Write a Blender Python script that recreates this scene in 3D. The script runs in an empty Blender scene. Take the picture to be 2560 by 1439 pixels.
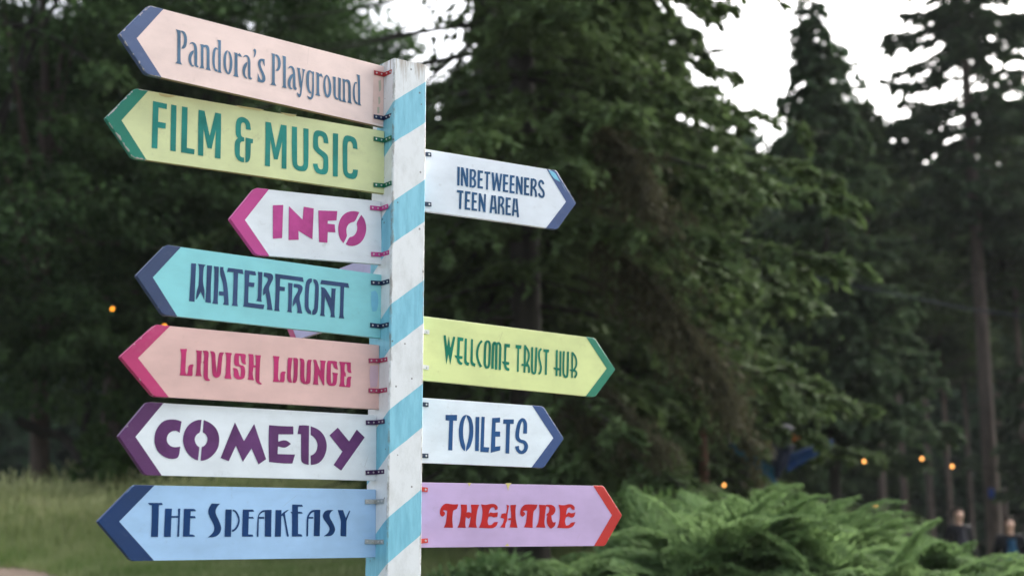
import bpy, bmesh, math, random
import numpy as np
from mathutils import Vector, Matrix

# ------------------------------------------------------------------ camera, sky, sun, exposure
scene = bpy.context.scene
COL = scene.collection
R = math.radians

cam_d = bpy.data.cameras.new('camera')
cam = bpy.data.objects.new('camera', cam_d)
COL.objects.link(cam)
scene.camera = cam
PITCH, ROLL = 0.1728987528944528, -0.012772769716803791
fw = Vector((0, math.cos(PITCH), math.sin(PITCH)))
up0 = Vector((0, -math.sin(PITCH), math.cos(PITCH)))
r0 = Vector((1, 0, 0))
rt = math.cos(ROLL) * r0 + math.sin(ROLL) * up0
up = -math.sin(ROLL) * r0 + math.cos(ROLL) * up0
M = Matrix((rt, up, -fw)).transposed().to_4x4()
M.translation = Vector((0, 0, 1.6))
cam.matrix_world = M
cam_d.sensor_width = 36.0
cam_d.lens = 53.2975
cam_d.clip_start = 0.05
cam_d.clip_end = 600
cam_d.dof.use_dof = True
cam_d.dof.focus_distance = 4.72
cam_d.dof.aperture_fstop = 2.35
cam_d.dof.aperture_blades = 0

SUN_EL, SUN_ROT = R(36), R(44)
world = bpy.data.worlds.new('World')
scene.world = world
world.use_nodes = True
wn = world.node_tree.nodes; wl = world.node_tree.links
sky = wn.new('ShaderNodeTexSky')
sky.sky_type = 'NISHITA'
sky.sun_disc = False
sky.sun_elevation = SUN_EL
sky.sun_rotation = SUN_ROT
sky.air_density = 1.0
sky.dust_density = 6.0
sky.ozone_density = 1.0
hs = wn.new('ShaderNodeHueSaturation')
hs.inputs['Saturation'].default_value = 0.42
wl.new(sky.outputs[0], hs.inputs['Color'])
bg = wn['Background']
bg.inputs['Strength'].default_value = 0.14
wl.new(hs.outputs[0], bg.inputs['Color'])

sun_d = bpy.data.lights.new('sun', 'SUN')
sun_d.energy = 0.5
sun_d.angle = R(50)
sun_d.color = (1.0, 0.96, 0.9)
sun = bpy.data.objects.new('sun', sun_d)
COL.objects.link(sun)
sdir = Vector((math.sin(SUN_ROT) * math.cos(SUN_EL), math.cos(SUN_ROT) * math.cos(SUN_EL), math.sin(SUN_EL)))
sun.rotation_euler = (-sdir).to_track_quat('-Z', 'Y').to_euler()

scene.view_settings.view_transform = 'Standard'
scene.view_settings.look = 'None'
scene.view_settings.gamma = 1
scene.view_settings.exposure = 1.92
scene.view_settings.use_curve_mapping = False
cy = scene.cycles
cy.use_denoising = True
cy.max_bounces = 5
cy.diffuse_bounces = 3
cy.glossy_bounces = 2
cy.transmission_bounces = 3

rng = np.random.default_rng(7)
random.seed(7)
# board fixings: key, side, origin, swing, tilt, (height, shoulder, point, skew, band widths), bracket heights, lettering outlines in tenths of a millimetre
BOARDS = [
 ('pandora', -1, [-0.4007, 4.6561, 3.0367], -0.0708, 0.0102, [0.2028, 0.8272, 0.0853, -0.0045, 0.0434, 0.0498, 0.0456], [0.0723, -0.0718], """-7422,508 -7260,503 -7232,-363 -7227,-410 -7220,-440 -7206,-466 -7172,-506 -7392,-507 -7358,-468 -7344,-446 -7338,-421 -7336,-384 -7358,256 -7361,317 -7364,357 -7369,390 -7374,415 -7381,438 -7388,456 -7399,475|-7251,507 -7191,506 -7161,501 -7140,492 -7120,478 -7104,460 -7089,439 -7076,414 -7065,386 -7056,354 -7050,319 -7046,282 -7045,242 -7047,199 -7050,160 -7056,125 -7064,93 -7075,65 -7086,41 -7100,21 -7114,5 -7130,-7 -7145,-17 -7161,-24 -7182,-28 -7222,-31 -7207,10 -7198,30 -7190,46 -7180,62 -7170,76 -7161,95 -7154,119 -7148,148 -7144,183 -7142,217 -7142,251 -7145,283 -7149,316 -7155,345 -7162,370 -7172,391 -7182,409 -7193,424 -7205,436 -7216,444 -7228,450 -7238,457 -7246,466 -7250,479|-6973,142 -6948,192 -6930,214 -6913,228 -6896,238 -6877,244 -6858,247 -6838,246 -6817,242 -6796,233 -6777,221 -6760,206 -6745,186 -6733,163 -6722,132 -6714,94 -6708,44 -6701,-46 -6695,-180 -6692,-375 -6690,-394 -6688,-407 -6686,-416 -6682,-423 -6678,-428 -6672,-431 -6663,-433 -6638,-434 -6667,-481 -6700,-478 -6717,-475 -6730,-471 -6743,-466 -6755,-460 -6764,-454 -6772,-448 -6777,-441 -6780,-435 -6782,-427 -6783,-417 -6785,-402 -6800,-59 -6805,16 -6808,57 -6812,90 -6818,118 -6826,142 -6836,162 -6849,177 -6862,188 -6874,194 -6886,195 -6899,192 -6912,187 -6925,180 -6942,168|-6815,9 -6820,-45 -6825,-72 -6832,-93 -6841,-113 -6851,-132 -6861,-152 -6869,-173 -6876,-194 -6882,-216 -6885,-240 -6887,-265 -6887,-292 -6885,-320 -6881,-347 -6875,-372 -6866,-400 -6849,-444 -6802,-434 -6804,-485 -6836,-490 -6855,-489 -6871,-483 -6888,-475 -6907,-463 -6924,-446 -6939,-426 -6952,-403 -6964,-375 -6972,-347 -6978,-316 -6981,-284 -6981,-250 -6979,-218 -6974,-187 -6966,-157 -6956,-130 -6944,-105 -6931,-83 -6917,-63 -6901,-47 -6886,-33 -6871,-21 -6853,-9|-6628,236 -6507,255 -6490,-327 -6487,-370 -6483,-398 -6476,-425 -6458,-469 -6625,-489 -6594,-447 -6581,-423 -6576,-397 -6573,-358 -6588,140 -6591,171 -6596,191 -6605,208|-6507,239 -6453,256 -6426,262 -6406,263 -6388,262 -6371,256 -6355,248 -6341,235 -6330,219 -6319,200 -6311,173 -6306,141 -6302,91 -6287,-321 -6283,-372 -6278,-405 -6267,-436 -6244,-485 -6410,-482 -6392,-445 -6385,-424 -6382,-403 -6381,-371 -6395,24 -6398,71 -6402,103 -6407,128 -6413,148 -6420,163 -6427,174 -6435,182 -6443,185 -6452,187 -6461,185 -6474,180 -6504,163|-6067,501 -5940,513 -5916,-365 -5913,-401 -5908,-424 -5898,-445 -5874,-478 -6024,-483 -6007,-456 -6001,-441 -5998,-426 -5997,-404 -6024,373 -6027,414 -6033,440 -6043,463|-6075,254 -6055,249 -6043,241 -6035,228 -6028,196 -6086,214 -6099,176 -6106,149 -6110,122 -6114,81 -6119,10 -6121,-52 -6121,-109 -6120,-170 -6117,-234 -6112,-283 -6107,-318 -6101,-346 -6094,-367 -6084,-384 -6073,-396 -6056,-406 -6016,-418 -6025,-469 -6065,-472 -6086,-468 -6104,-458 -6121,-444 -6138,-423 -6153,-398 -6167,-368 -6178,-332 -6188,-292 -6196,-246 -6201,-196 -6204,-142 -6204,-82 -6204,-27 -6201,25 -6197,73 -6192,117 -6184,155 -6173,186 -6156,216 -6119,259|-5705,259 -5705,234 -5708,220 -5711,207 -5718,187 -5730,151 -5739,114 -5745,75 -5748,30 -5750,-22 -5750,-73 -5748,-124 -5745,-174 -5740,-224 -5733,-269 -5723,-309 -5709,-348 -5688,-390 -5680,-411 -5676,-426 -5674,-442 -5678,-473 -5728,-441 -5753,-419 -5771,-393 -5787,-362 -5803,-324 -5815,-282 -5825,-236 -5832,-186 -5836,-131 -5838,-79 -5837,-30 -5834,17 -5828,61 -5821,101 -5811,135 -5800,165 -5786,190 -5773,210 -5759,226 -5741,240|-5683,248 -5640,226 -5619,207 -5602,185 -5587,156 -5571,120 -5558,82 -5548,41 -5540,-3 -5535,-49 -5532,-96 -5532,-143 -5534,-191 -5538,-239 -5545,-283 -5554,-324 -5565,-361 -5578,-395 -5592,-422 -5607,-443 -5627,-460 -5669,-481 -5670,-454 -5669,-440 -5666,-425 -5660,-404 -5645,-360 -5635,-320 -5628,-278 -5624,-231 -5621,-180 -5620,-128 -5621,-77 -5623,-27 -5628,23 -5635,67 -5643,105 -5654,137 -5667,167 -5676,188 -5680,203 -5683,219|-5497,245 -5369,247 -5351,-325 -5347,-375 -5341,-407 -5331,-437 -5307,-486 -5493,-485 -5468,-443 -5458,-419 -5453,-395 -5452,-358 -5464,132 -5467,167 -5471,190 -5478,210|-5373,202 -5303,264 -5258,222 -5243,206 -5235,193 -5232,177 -5234,147 -5268,157 -5284,160 -5297,161 -5309,162 -5321,161 -5332,163 -5343,168 -5354,178|-5191,151 -5148,209 -5124,233 -5103,245 -5082,253 -5059,255 -5038,253 -5018,247 -4999,236 -4982,221 -4966,203 -4953,181 -4943,156 -4935,127 -4928,90 -4923,44 -4919,-24 -4910,-340 -4908,-365 -4905,-381 -4900,-396 -4890,-414 -4849,-407 -4869,-461 -4909,-470 -4930,-470 -4946,-464 -4960,-453 -4973,-438 -4983,-416 -4990,-388 -4995,-344 -5008,8 -5012,66 -5016,104 -5022,136 -5028,159 -5037,178 -5047,191 -5058,199 -5071,202 -5087,201 -5105,196 -5132,183|-5027,48 -5030,-7 -5035,-36 -5041,-62 -5050,-89 -5061,-117 -5071,-146 -5079,-176 -5087,-206 -5093,-237 -5095,-268 -5094,-300 -5090,-334 -5081,-370 -5072,-395 -5063,-410 -5050,-422 -5021,-436 -5031,-480 -5078,-468 -5102,-458 -5120,-444 -5136,-425 -5151,-402 -5164,-375 -5174,-345 -5181,-310 -5185,-272 -5186,-235 -5184,-197 -5178,-160 -5169,-123 -5157,-91 -5145,-63 -5130,-39 -5113,-20 -5098,-4 -5083,10 -5064,25|-4837,459 -4797,516 -4766,501 -4752,489 -4745,474 -4740,456 -4738,434 -4739,411 -4742,386 -4747,359 -4755,331 -4763,306 -4773,284 -4786,262 -4818,223 -4810,280 -4806,308 -4803,331 -4801,353 -4799,374 -4800,394 -4804,410 -4813,428|-4436,264 -4432,28 -4468,91 -4486,129 -4498,155 -4506,169 -4516,179 -4529,187 -4552,195 -4566,156 -4571,129 -4571,104 -4567,75 -4561,42 -4551,10 -4538,-22 -4517,-61 -4474,-129 -4434,-199 -4415,-237 -4404,-265 -4397,-293 -4394,-318 -4394,-343 -4395,-367 -4400,-389 -4407,-411 -4417,-430 -4430,-446 -4447,-460 -4466,-470 -4487,-478 -4508,-482 -4529,-484 -4551,-482 -4572,-481 -4591,-480 -4613,-481 -4655,-485 -4660,-216 -4626,-283 -4610,-315 -4597,-338 -4584,-359 -4571,-379 -4559,-392 -4549,-400 -4535,-404 -4511,-403 -4502,-370 -4500,-347 -4502,-326 -4507,-301 -4515,-272 -4526,-241 -4542,-208 -4561,-172 -4584,-134 -4604,-97 -4621,-61 -4635,-27 -4647,5 -4655,36 -4660,66 -4661,95 -4658,122 -4653,147 -4646,169 -4636,190 -4624,208 -4611,223 -4595,236 -4577,245 -4557,252 -4537,257 -4516,260 -4489,263|-4215,506 -4087,508 -4065,-340 -4060,-387 -4052,-417 -4037,-443 -4000,-483 -4223,-487 -4185,-448 -4170,-425 -4163,-400 -4159,-362 -4174,372 -4176,426 -4178,451 -4183,467 -4192,481|-4066,506 -4011,502 -3984,495 -3963,483 -3944,467 -3925,447 -3910,423 -3896,396 -3886,365 -3877,331 -3872,297 -3869,262 -3869,227 -3872,191 -3878,156 -3886,124 -3896,91 -3910,60 -3923,36 -3934,19 -3947,7 -3959,-2 -3973,-7 -3987,-10 -4005,-10 -4044,-4 -4015,36 -4002,55 -3992,70 -3984,85 -3977,99 -3972,117 -3969,138 -3967,165 -3967,196 -3968,228 -3970,260 -3973,293 -3977,327 -3983,356 -3990,381 -3999,400 -4009,415 -4019,427 -4029,436 -4042,444 -4069,454|-3825,515 -3693,507 -3674,-362 -3671,-401 -3666,-425 -3658,-447 -3636,-485 -3816,-480 -3786,-450 -3774,-433 -3769,-414 -3767,-386 -3785,335 -3789,390 -3794,426 -3803,460|-3613,148 -3579,207 -3559,231 -3542,245 -3522,255 -3502,259 -3481,259 -3460,255 -3439,245 -3418,232 -3400,213 -3384,189 -3372,160 -3362,127 -3353,83 -3346,31 -3340,-49 -3324,-332 -3320,-358 -3314,-373 -3303,-385 -3274,-401 -3311,-477 -3355,-464 -3375,-455 -3387,-445 -3398,-432 -3405,-418 -3410,-398 -3414,-375 -3417,-339 -3427,-50 -3431,19 -3436,65 -3443,102 -3451,131 -3460,155 -3470,173 -3484,187 -3510,204|-3422,30 -3426,-27 -3432,-56 -3440,-80 -3451,-105 -3466,-130 -3478,-157 -3488,-188 -3497,-221 -3503,-258 -3507,-292 -3507,-325 -3503,-363 -3491,-426 -3439,-434 -3450,-478 -3492,-481 -3515,-477 -3534,-467 -3552,-452 -3571,-431 -3585,-408 -3596,-382 -3603,-354 -3606,-323 -3606,-291 -3603,-257 -3598,-222 -3588,-184 -3577,-150 -3564,-118 -3549,-89 -3532,-64 -3515,-41 -3496,-21 -3472,-2|-3296,251 -3169,254 -3179,220 -3181,203 -3181,185 -3176,159 -3143,10 -3127,-77 -3117,-131 -3110,-183 -3107,-229 -3108,-270 -3117,-312 -3145,-382 -3167,-341 -3177,-316 -3184,-289 -3192,-249 -3239,29 -3253,120 -3261,160 -3268,186 -3277,210|-3115,255 -2983,245 -3007,206 -3018,183 -3025,159 -3032,123 -3063,-94 -3084,-275 -3100,-464 -3106,-516 -3112,-551 -3118,-581 -3125,-605 -3134,-625 -3144,-642 -3158,-658 -3189,-680 -3220,-649 -3235,-632 -3246,-617 -3257,-598 -3276,-559 -3252,-533 -3201,-576 -3181,-563 -3172,-553 -3166,-540 -3162,-521 -3156,-449 -3149,-386 -3134,-284 -3111,-146 -3099,-65 -3089,6 -3083,68 -3080,122 -3080,163 -3084,190 -3092,215|-2731,220 -2727,212 -2725,203 -2724,190 -2724,159 -2751,183 -2763,193 -2774,200 -2789,209 -2814,221 -2823,202 -2828,188 -2832,173 -2835,151 -2842,99 -2845,52 -2846,3 -2846,-52 -2845,-114 -2842,-171 -2837,-223 -2829,-273 -2820,-320 -2810,-354 -2801,-375 -2790,-391 -2777,-401 -2767,-411 -2759,-422 -2754,-434 -2749,-457 -2791,-466 -2813,-464 -2830,-456 -2847,-442 -2863,-423 -2878,-398 -2892,-367 -2906,-331 -2918,-289 -2929,-242 -2937,-190 -2943,-133 -2946,-72 -2947,-17 -2946,33 -2943,76 -2938,113 -2931,145 -2922,174 -2911,199 -2899,220 -2885,237 -2869,250 -2852,258 -2834,262 -2816,263 -2799,261 -2781,255 -2765,247 -2752,240 -2743,233 -2736,226|-2729,250 -2670,252 -2658,-307 -2657,-378 -2659,-425 -2662,-465 -2666,-497 -2673,-528 -2683,-557 -2695,-584 -2710,-610 -2727,-630 -2745,-645 -2764,-655 -2786,-659 -2805,-659 -2824,-655 -2842,-646 -2858,-634 -2870,-621 -2880,-608 -2888,-592 -2898,-558 -2855,-571 -2836,-577 -2820,-580 -2801,-583 -2770,-585 -2755,-550 -2747,-525 -2742,-502 -2738,-474 -2735,-442 -2732,-403 -2729,-332 -2723,-180 -2723,-20|-2612,256 -2480,248 -2467,-342 -2463,-386 -2458,-414 -2447,-441 -2421,-483 -2609,-479 -2577,-443 -2565,-422 -2559,-400 -2556,-367 -2567,122 -2570,164 -2576,191 -2586,216|-2483,211 -2407,256 -2377,224 -2364,206 -2357,190 -2353,169 -2350,123 -2416,164 -2476,133|-2198,256 -2200,224 -2204,206 -2208,189 -2214,166 -2223,138 -2230,107 -2235,71 -2238,31 -2240,-14 -2239,-63 -2235,-116 -2228,-176 -2218,-242 -2208,-293 -2198,-326 -2187,-352 -2174,-372 -2164,-391 -2157,-410 -2154,-433 -2156,-477 -2200,-460 -2222,-445 -2237,-425 -2254,-393 -2272,-350 -2287,-307 -2298,-263 -2307,-217 -2313,-169 -2316,-121 -2317,-74 -2316,-28 -2312,18 -2305,60 -2297,99 -2286,136 -2273,170 -2260,197 -2249,216 -2233,232|-2200,257 -2151,234 -2126,215 -2107,191 -2090,161 -2073,123 -2059,85 -2047,44 -2036,3 -2027,-41 -2021,-85 -2018,-129 -2017,-174 -2018,-219 -2023,-262 -2030,-302 -2040,-339 -2052,-373 -2067,-402 -2083,-426 -2107,-448 -2159,-480 -2161,-434 -2158,-411 -2153,-392 -2146,-372 -2136,-352 -2128,-327 -2122,-298 -2117,-259 -2113,-211 -2112,-164 -2113,-117 -2116,-70 -2121,-22 -2128,23 -2136,63 -2147,104 -2163,153 -2170,171 -2177,182 -2184,190 -2193,195 -2199,202 -2203,212 -2204,226|-1989,246 -1865,253 -1857,-190 -1853,-260 -1851,-299 -1847,-331 -1842,-356 -1836,-374 -1828,-387 -1818,-395 -1807,-403 -1797,-410 -1784,-417 -1757,-428 -1769,-463 -1813,-467 -1836,-464 -1854,-457 -1871,-446 -1888,-431 -1902,-411 -1913,-386 -1923,-356 -1930,-321 -1935,-277 -1939,-223 -1943,-142 -1947,78 -1950,130 -1955,164 -1965,195|-1791,262 -1670,249 -1665,-332 -1662,-381 -1655,-412 -1642,-440 -1609,-485 -1674,-483 -1703,-478 -1721,-471 -1735,-461 -1743,-448 -1750,-431 -1754,-409 -1756,-377 -1761,142 -1763,179 -1767,202 -1773,224|-1623,252 -1519,254 -1506,-304 -1501,-362 -1494,-399 -1482,-434 -1452,-490 -1621,-485 -1596,-440 -1586,-414 -1581,-387 -1579,-348 -1584,83 -1586,135 -1591,168 -1601,200|-1516,237 -1461,260 -1432,267 -1410,268 -1389,265 -1370,257 -1352,246 -1337,230 -1324,211 -1312,188 -1304,157 -1297,119 -1293,60 -1282,-322 -1278,-375 -1272,-408 -1261,-440 -1235,-491 -1411,-479 -1388,-435 -1379,-409 -1375,-383 -1374,-344 -1385,16 -1388,68 -1393,102 -1400,129 -1408,149 -1417,165 -1427,177 -1441,185 -1469,194 -1514,156|-1088,511 -954,501 -939,241 -931,10 -925,-367 -922,-402 -917,-425 -906,-445 -879,-478 -1018,-474 -1009,-432 -1006,-408 -1005,-383 -1005,-347 -1015,67 -1028,310 -1032,360 -1035,388 -1038,410 -1043,430 -1050,449 -1061,470|-1056,252 -1063,196 -1117,203 -1127,154 -1133,119 -1136,84 -1139,44 -1140,-2 -1140,-50 -1138,-102 -1134,-160 -1127,-223 -1120,-271 -1113,-305 -1106,-331 -1098,-352 -1088,-369 -1076,-381 -1059,-392 -1021,-406 -1024,-468 -1075,-461 -1101,-451 -1121,-434 -1141,-410 -1160,-379 -1176,-343 -1189,-301 -1199,-253 -1205,-200 -1208,-146 -1209,-91 -1208,-36 -1203,19 -1197,69 -1188,115 -1174,163 -1145,243"""),
 ('film', -1, [-0.3981, 4.6486, 2.8191], 0.0299, -0.0012, [0.2042, 0.8246, 0.0827, 0.0022, 0.0386, 0.0447, 0.0391], [0.0704, -0.0758], """-7709,740 -7282,722 -7285,563 -7532,573 -7537,150 -7301,145 -7303,-25 -7536,-27 -7535,-647 -7711,-651 -7710,-100|-7155,726 -6987,720 -6980,-653 -7144,-651|-6820,722 -6646,717 -6638,-495 -6397,-505 -6410,-657 -6815,-654|-6304,704 -6115,701 -5937,-31 -5777,704 -5590,697 -5581,226 -5580,-670 -5761,-671 -5744,184 -5867,-408 -5999,-402 -6134,158 -6124,-667 -6289,-662 -6308,283|-4622,347 -4786,347 -4787,405 -4789,436 -4793,459 -4798,480 -4805,501 -4815,517 -4826,529 -4840,537 -4856,541 -4871,542 -4886,540 -4900,534 -4913,526 -4924,514 -4933,499 -4939,480 -4944,458 -4946,431 -4948,398 -4948,349 -4946,242 -4943,196 -4938,166 -4931,142 -4922,124 -4910,110 -4896,99 -4876,91 -4835,83 -4833,-36 -4884,-44 -4909,-51 -4925,-60 -4939,-71 -4950,-86 -4959,-105 -4964,-129 -4967,-164 -4969,-399 -4967,-441 -4962,-468 -4955,-489 -4946,-504 -4932,-516 -4915,-525 -4886,-529 -4828,-530 -4830,-675 -4906,-672 -4947,-664 -4977,-653 -5006,-636 -5034,-615 -5057,-590 -5078,-564 -5096,-534 -5110,-502 -5120,-460 -5128,-408 -5133,-333 -5135,-226 -5134,-166 -5130,-126 -5124,-92 -5116,-65 -5105,-42 -5092,-20 -5072,2 -5032,36 -5068,69 -5086,90 -5096,110 -5104,132 -5109,157 -5112,189 -5115,227 -5115,285 -5114,391 -5111,462 -5105,510 -5097,550 -5087,581 -5073,609 -5055,634 -5034,655 -5010,673 -4983,686 -4955,696 -4926,702 -4894,704 -4862,702 -4830,696 -4799,685 -4767,671 -4738,654 -4713,633 -4691,609 -4672,582 -4657,549 -4645,511 -4635,456|-4790,90 -4545,78 -4552,-55 -4615,-56 -4617,-326 -4619,-405 -4624,-458 -4630,-502 -4639,-538 -4649,-568 -4661,-595 -4675,-616 -4690,-633 -4706,-647 -4723,-657 -4745,-663 -4785,-669|-4148,681 -3967,679 -3795,-83 -3633,670 -3440,669 -3430,179 -3428,-683 -3591,-685 -3584,156 -3725,-436 -3849,-436 -3978,149 -3978,-681 -4145,-684 -4139,74|-3261,672 -3088,676 -3071,-400 -3069,-441 -3064,-468 -3057,-490 -3049,-506 -3036,-519 -3020,-527 -3000,-532 -2977,-533 -2955,-532 -2935,-528 -2917,-522 -2900,-513 -2886,-502 -2875,-490 -2867,-476 -2861,-460 -2856,-439 -2853,-415 -2853,-379 -2870,674 -2693,679 -2687,-305 -2690,-396 -2695,-458 -2703,-509 -2715,-550 -2729,-584 -2747,-613 -2767,-637 -2791,-654 -2822,-667 -2859,-677 -2904,-682 -2956,-684 -3003,-682 -3046,-675 -3084,-664 -3117,-649 -3146,-630 -3171,-608 -3191,-581 -3208,-551 -3222,-511 -3233,-460 -3241,-385 -3248,-285 -3253,-166 -3258,39|-2002,310 -2167,316 -2173,383 -2178,417 -2184,441 -2192,463 -2202,481 -2214,496 -2229,507 -2246,514 -2265,518 -2283,519 -2301,516 -2318,510 -2333,501 -2346,488 -2355,471 -2362,450 -2365,426 -2366,395 -2366,359 -2364,308 -2360,245 -2352,196 -2341,162 -2326,136 -2308,119 -2282,100 -2250,80 -2209,58 -2160,33 -2118,10 -2084,-13 -2057,-35 -2038,-56 -2023,-87 -2012,-128 -2005,-191 -2000,-349 -2000,-430 -2003,-484 -2010,-530 -2019,-566 -2031,-598 -2047,-624 -2065,-645 -2087,-661 -2116,-673 -2153,-682 -2201,-687 -2262,-688 -2313,-685 -2355,-678 -2390,-666 -2416,-650 -2440,-629 -2460,-605 -2478,-576 -2492,-543 -2505,-512 -2514,-483 -2523,-449 -2534,-391 -2372,-377 -2366,-431 -2359,-459 -2349,-480 -2336,-499 -2319,-516 -2302,-529 -2285,-537 -2268,-541 -2252,-540 -2236,-536 -2222,-530 -2209,-521 -2197,-509 -2187,-493 -2181,-472 -2177,-440 -2173,-272 -2175,-227 -2181,-198 -2190,-176 -2202,-160 -2220,-143 -2244,-125 -2280,-103 -2327,-76 -2369,-50 -2405,-24 -2438,2 -2467,29 -2490,54 -2508,78 -2519,100 -2525,121 -2530,148 -2533,182 -2534,232 -2534,376 -2531,447 -2527,496 -2520,536 -2511,568 -2498,597 -2481,621 -2461,642 -2437,659 -2408,672 -2375,680 -2336,684 -2293,684 -2252,681 -2213,675 -2177,665 -2143,653 -2113,636 -2087,614 -2066,588 -2049,557 -2035,522 -2023,481 -2014,423|-1849,671 -1664,681 -1670,-687 -1839,-697|-975,282 -1139,294 -1145,369 -1151,406 -1159,432 -1169,454 -1181,473 -1195,486 -1210,495 -1226,500 -1243,499 -1260,496 -1276,490 -1291,482 -1306,471 -1317,454 -1326,433 -1331,403 -1334,365 -1335,319 -1337,238 -1333,-389 -1331,-431 -1327,-458 -1321,-480 -1314,-497 -1302,-510 -1286,-520 -1266,-527 -1241,-530 -1219,-530 -1199,-525 -1182,-516 -1167,-503 -1155,-487 -1146,-468 -1139,-439 -1130,-383 -958,-377 -965,-464 -972,-509 -980,-543 -991,-575 -1005,-604 -1022,-629 -1041,-650 -1063,-667 -1087,-679 -1118,-688 -1155,-693 -1198,-696 -1248,-695 -1292,-689 -1331,-678 -1366,-663 -1395,-642 -1421,-618 -1442,-591 -1458,-561 -1471,-527 -1480,-483 -1487,-429 -1492,-347 -1503,285 -1502,377 -1497,439 -1491,490 -1481,532 -1469,568 -1454,599 -1437,624 -1418,644 -1392,659 -1360,670 -1322,675 -1277,676 -1235,674 -1194,668 -1155,659 -1118,647 -1085,630 -1058,608 -1035,582 -1018,550 -1004,513 -993,470 -984,407"""),
 ('info', -1, [-0.4073, 4.6564, 2.5939], 0.0382, -0.0296, [0.2025, 0.4304, 0.0819, 0.0008, 0.043, 0.0459, 0.0421], [0.0765, -0.07], """-3745,537 -3399,578 -3452,-443 -3759,-485|-3209,559 -2759,182 -2712,587 -2371,564 -2433,-401 -2903,-174 -2900,-451 -3240,-484|-2214,516 -1560,554 -1592,258 -1896,223 -1903,130 -1656,127 -1641,-122 -1903,-130 -1925,-467 -2210,-465|-785,589 -900,363 -935,310 -965,279 -997,260 -1030,254 -1062,244 -1093,230 -1124,212 -1153,191 -1179,167 -1200,141 -1218,113 -1232,82 -1243,51 -1251,18 -1255,-15 -1255,-50 -1254,-82 -1251,-112 -1246,-140 -1239,-165 -1241,-196 -1252,-233 -1278,-287 -1368,-438 -1429,-374 -1459,-336 -1480,-302 -1497,-265 -1511,-225 -1523,-182 -1531,-137 -1537,-88 -1540,-37 -1539,14 -1535,64 -1528,113 -1517,162 -1503,210 -1485,256 -1463,301 -1437,345 -1408,386 -1376,424 -1340,459 -1301,492 -1260,520 -1217,544 -1172,563 -1126,578 -1081,589 -1039,597 -998,602 -959,604 -923,604 -889,603 -850,599|-720,511 -659,446 -628,406 -607,370 -589,330 -575,286 -564,241 -556,197 -552,152 -551,107 -553,62 -558,18 -566,-25 -577,-67 -591,-110 -609,-153 -630,-196 -654,-240 -682,-281 -714,-320 -750,-357 -790,-391 -831,-420 -874,-445 -919,-465 -966,-481 -1010,-493 -1053,-500 -1093,-504 -1132,-503 -1166,-500 -1198,-495 -1232,-485 -1288,-462 -1195,-299 -1165,-257 -1138,-232 -1111,-218 -1084,-214 -1057,-206 -1030,-192 -1003,-174 -975,-151 -951,-126 -930,-99 -912,-69 -898,-36 -887,-5 -878,25 -873,54 -870,82 -870,110 -873,137 -878,164 -886,192 -883,225 -871,265 -841,322"""),
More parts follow.
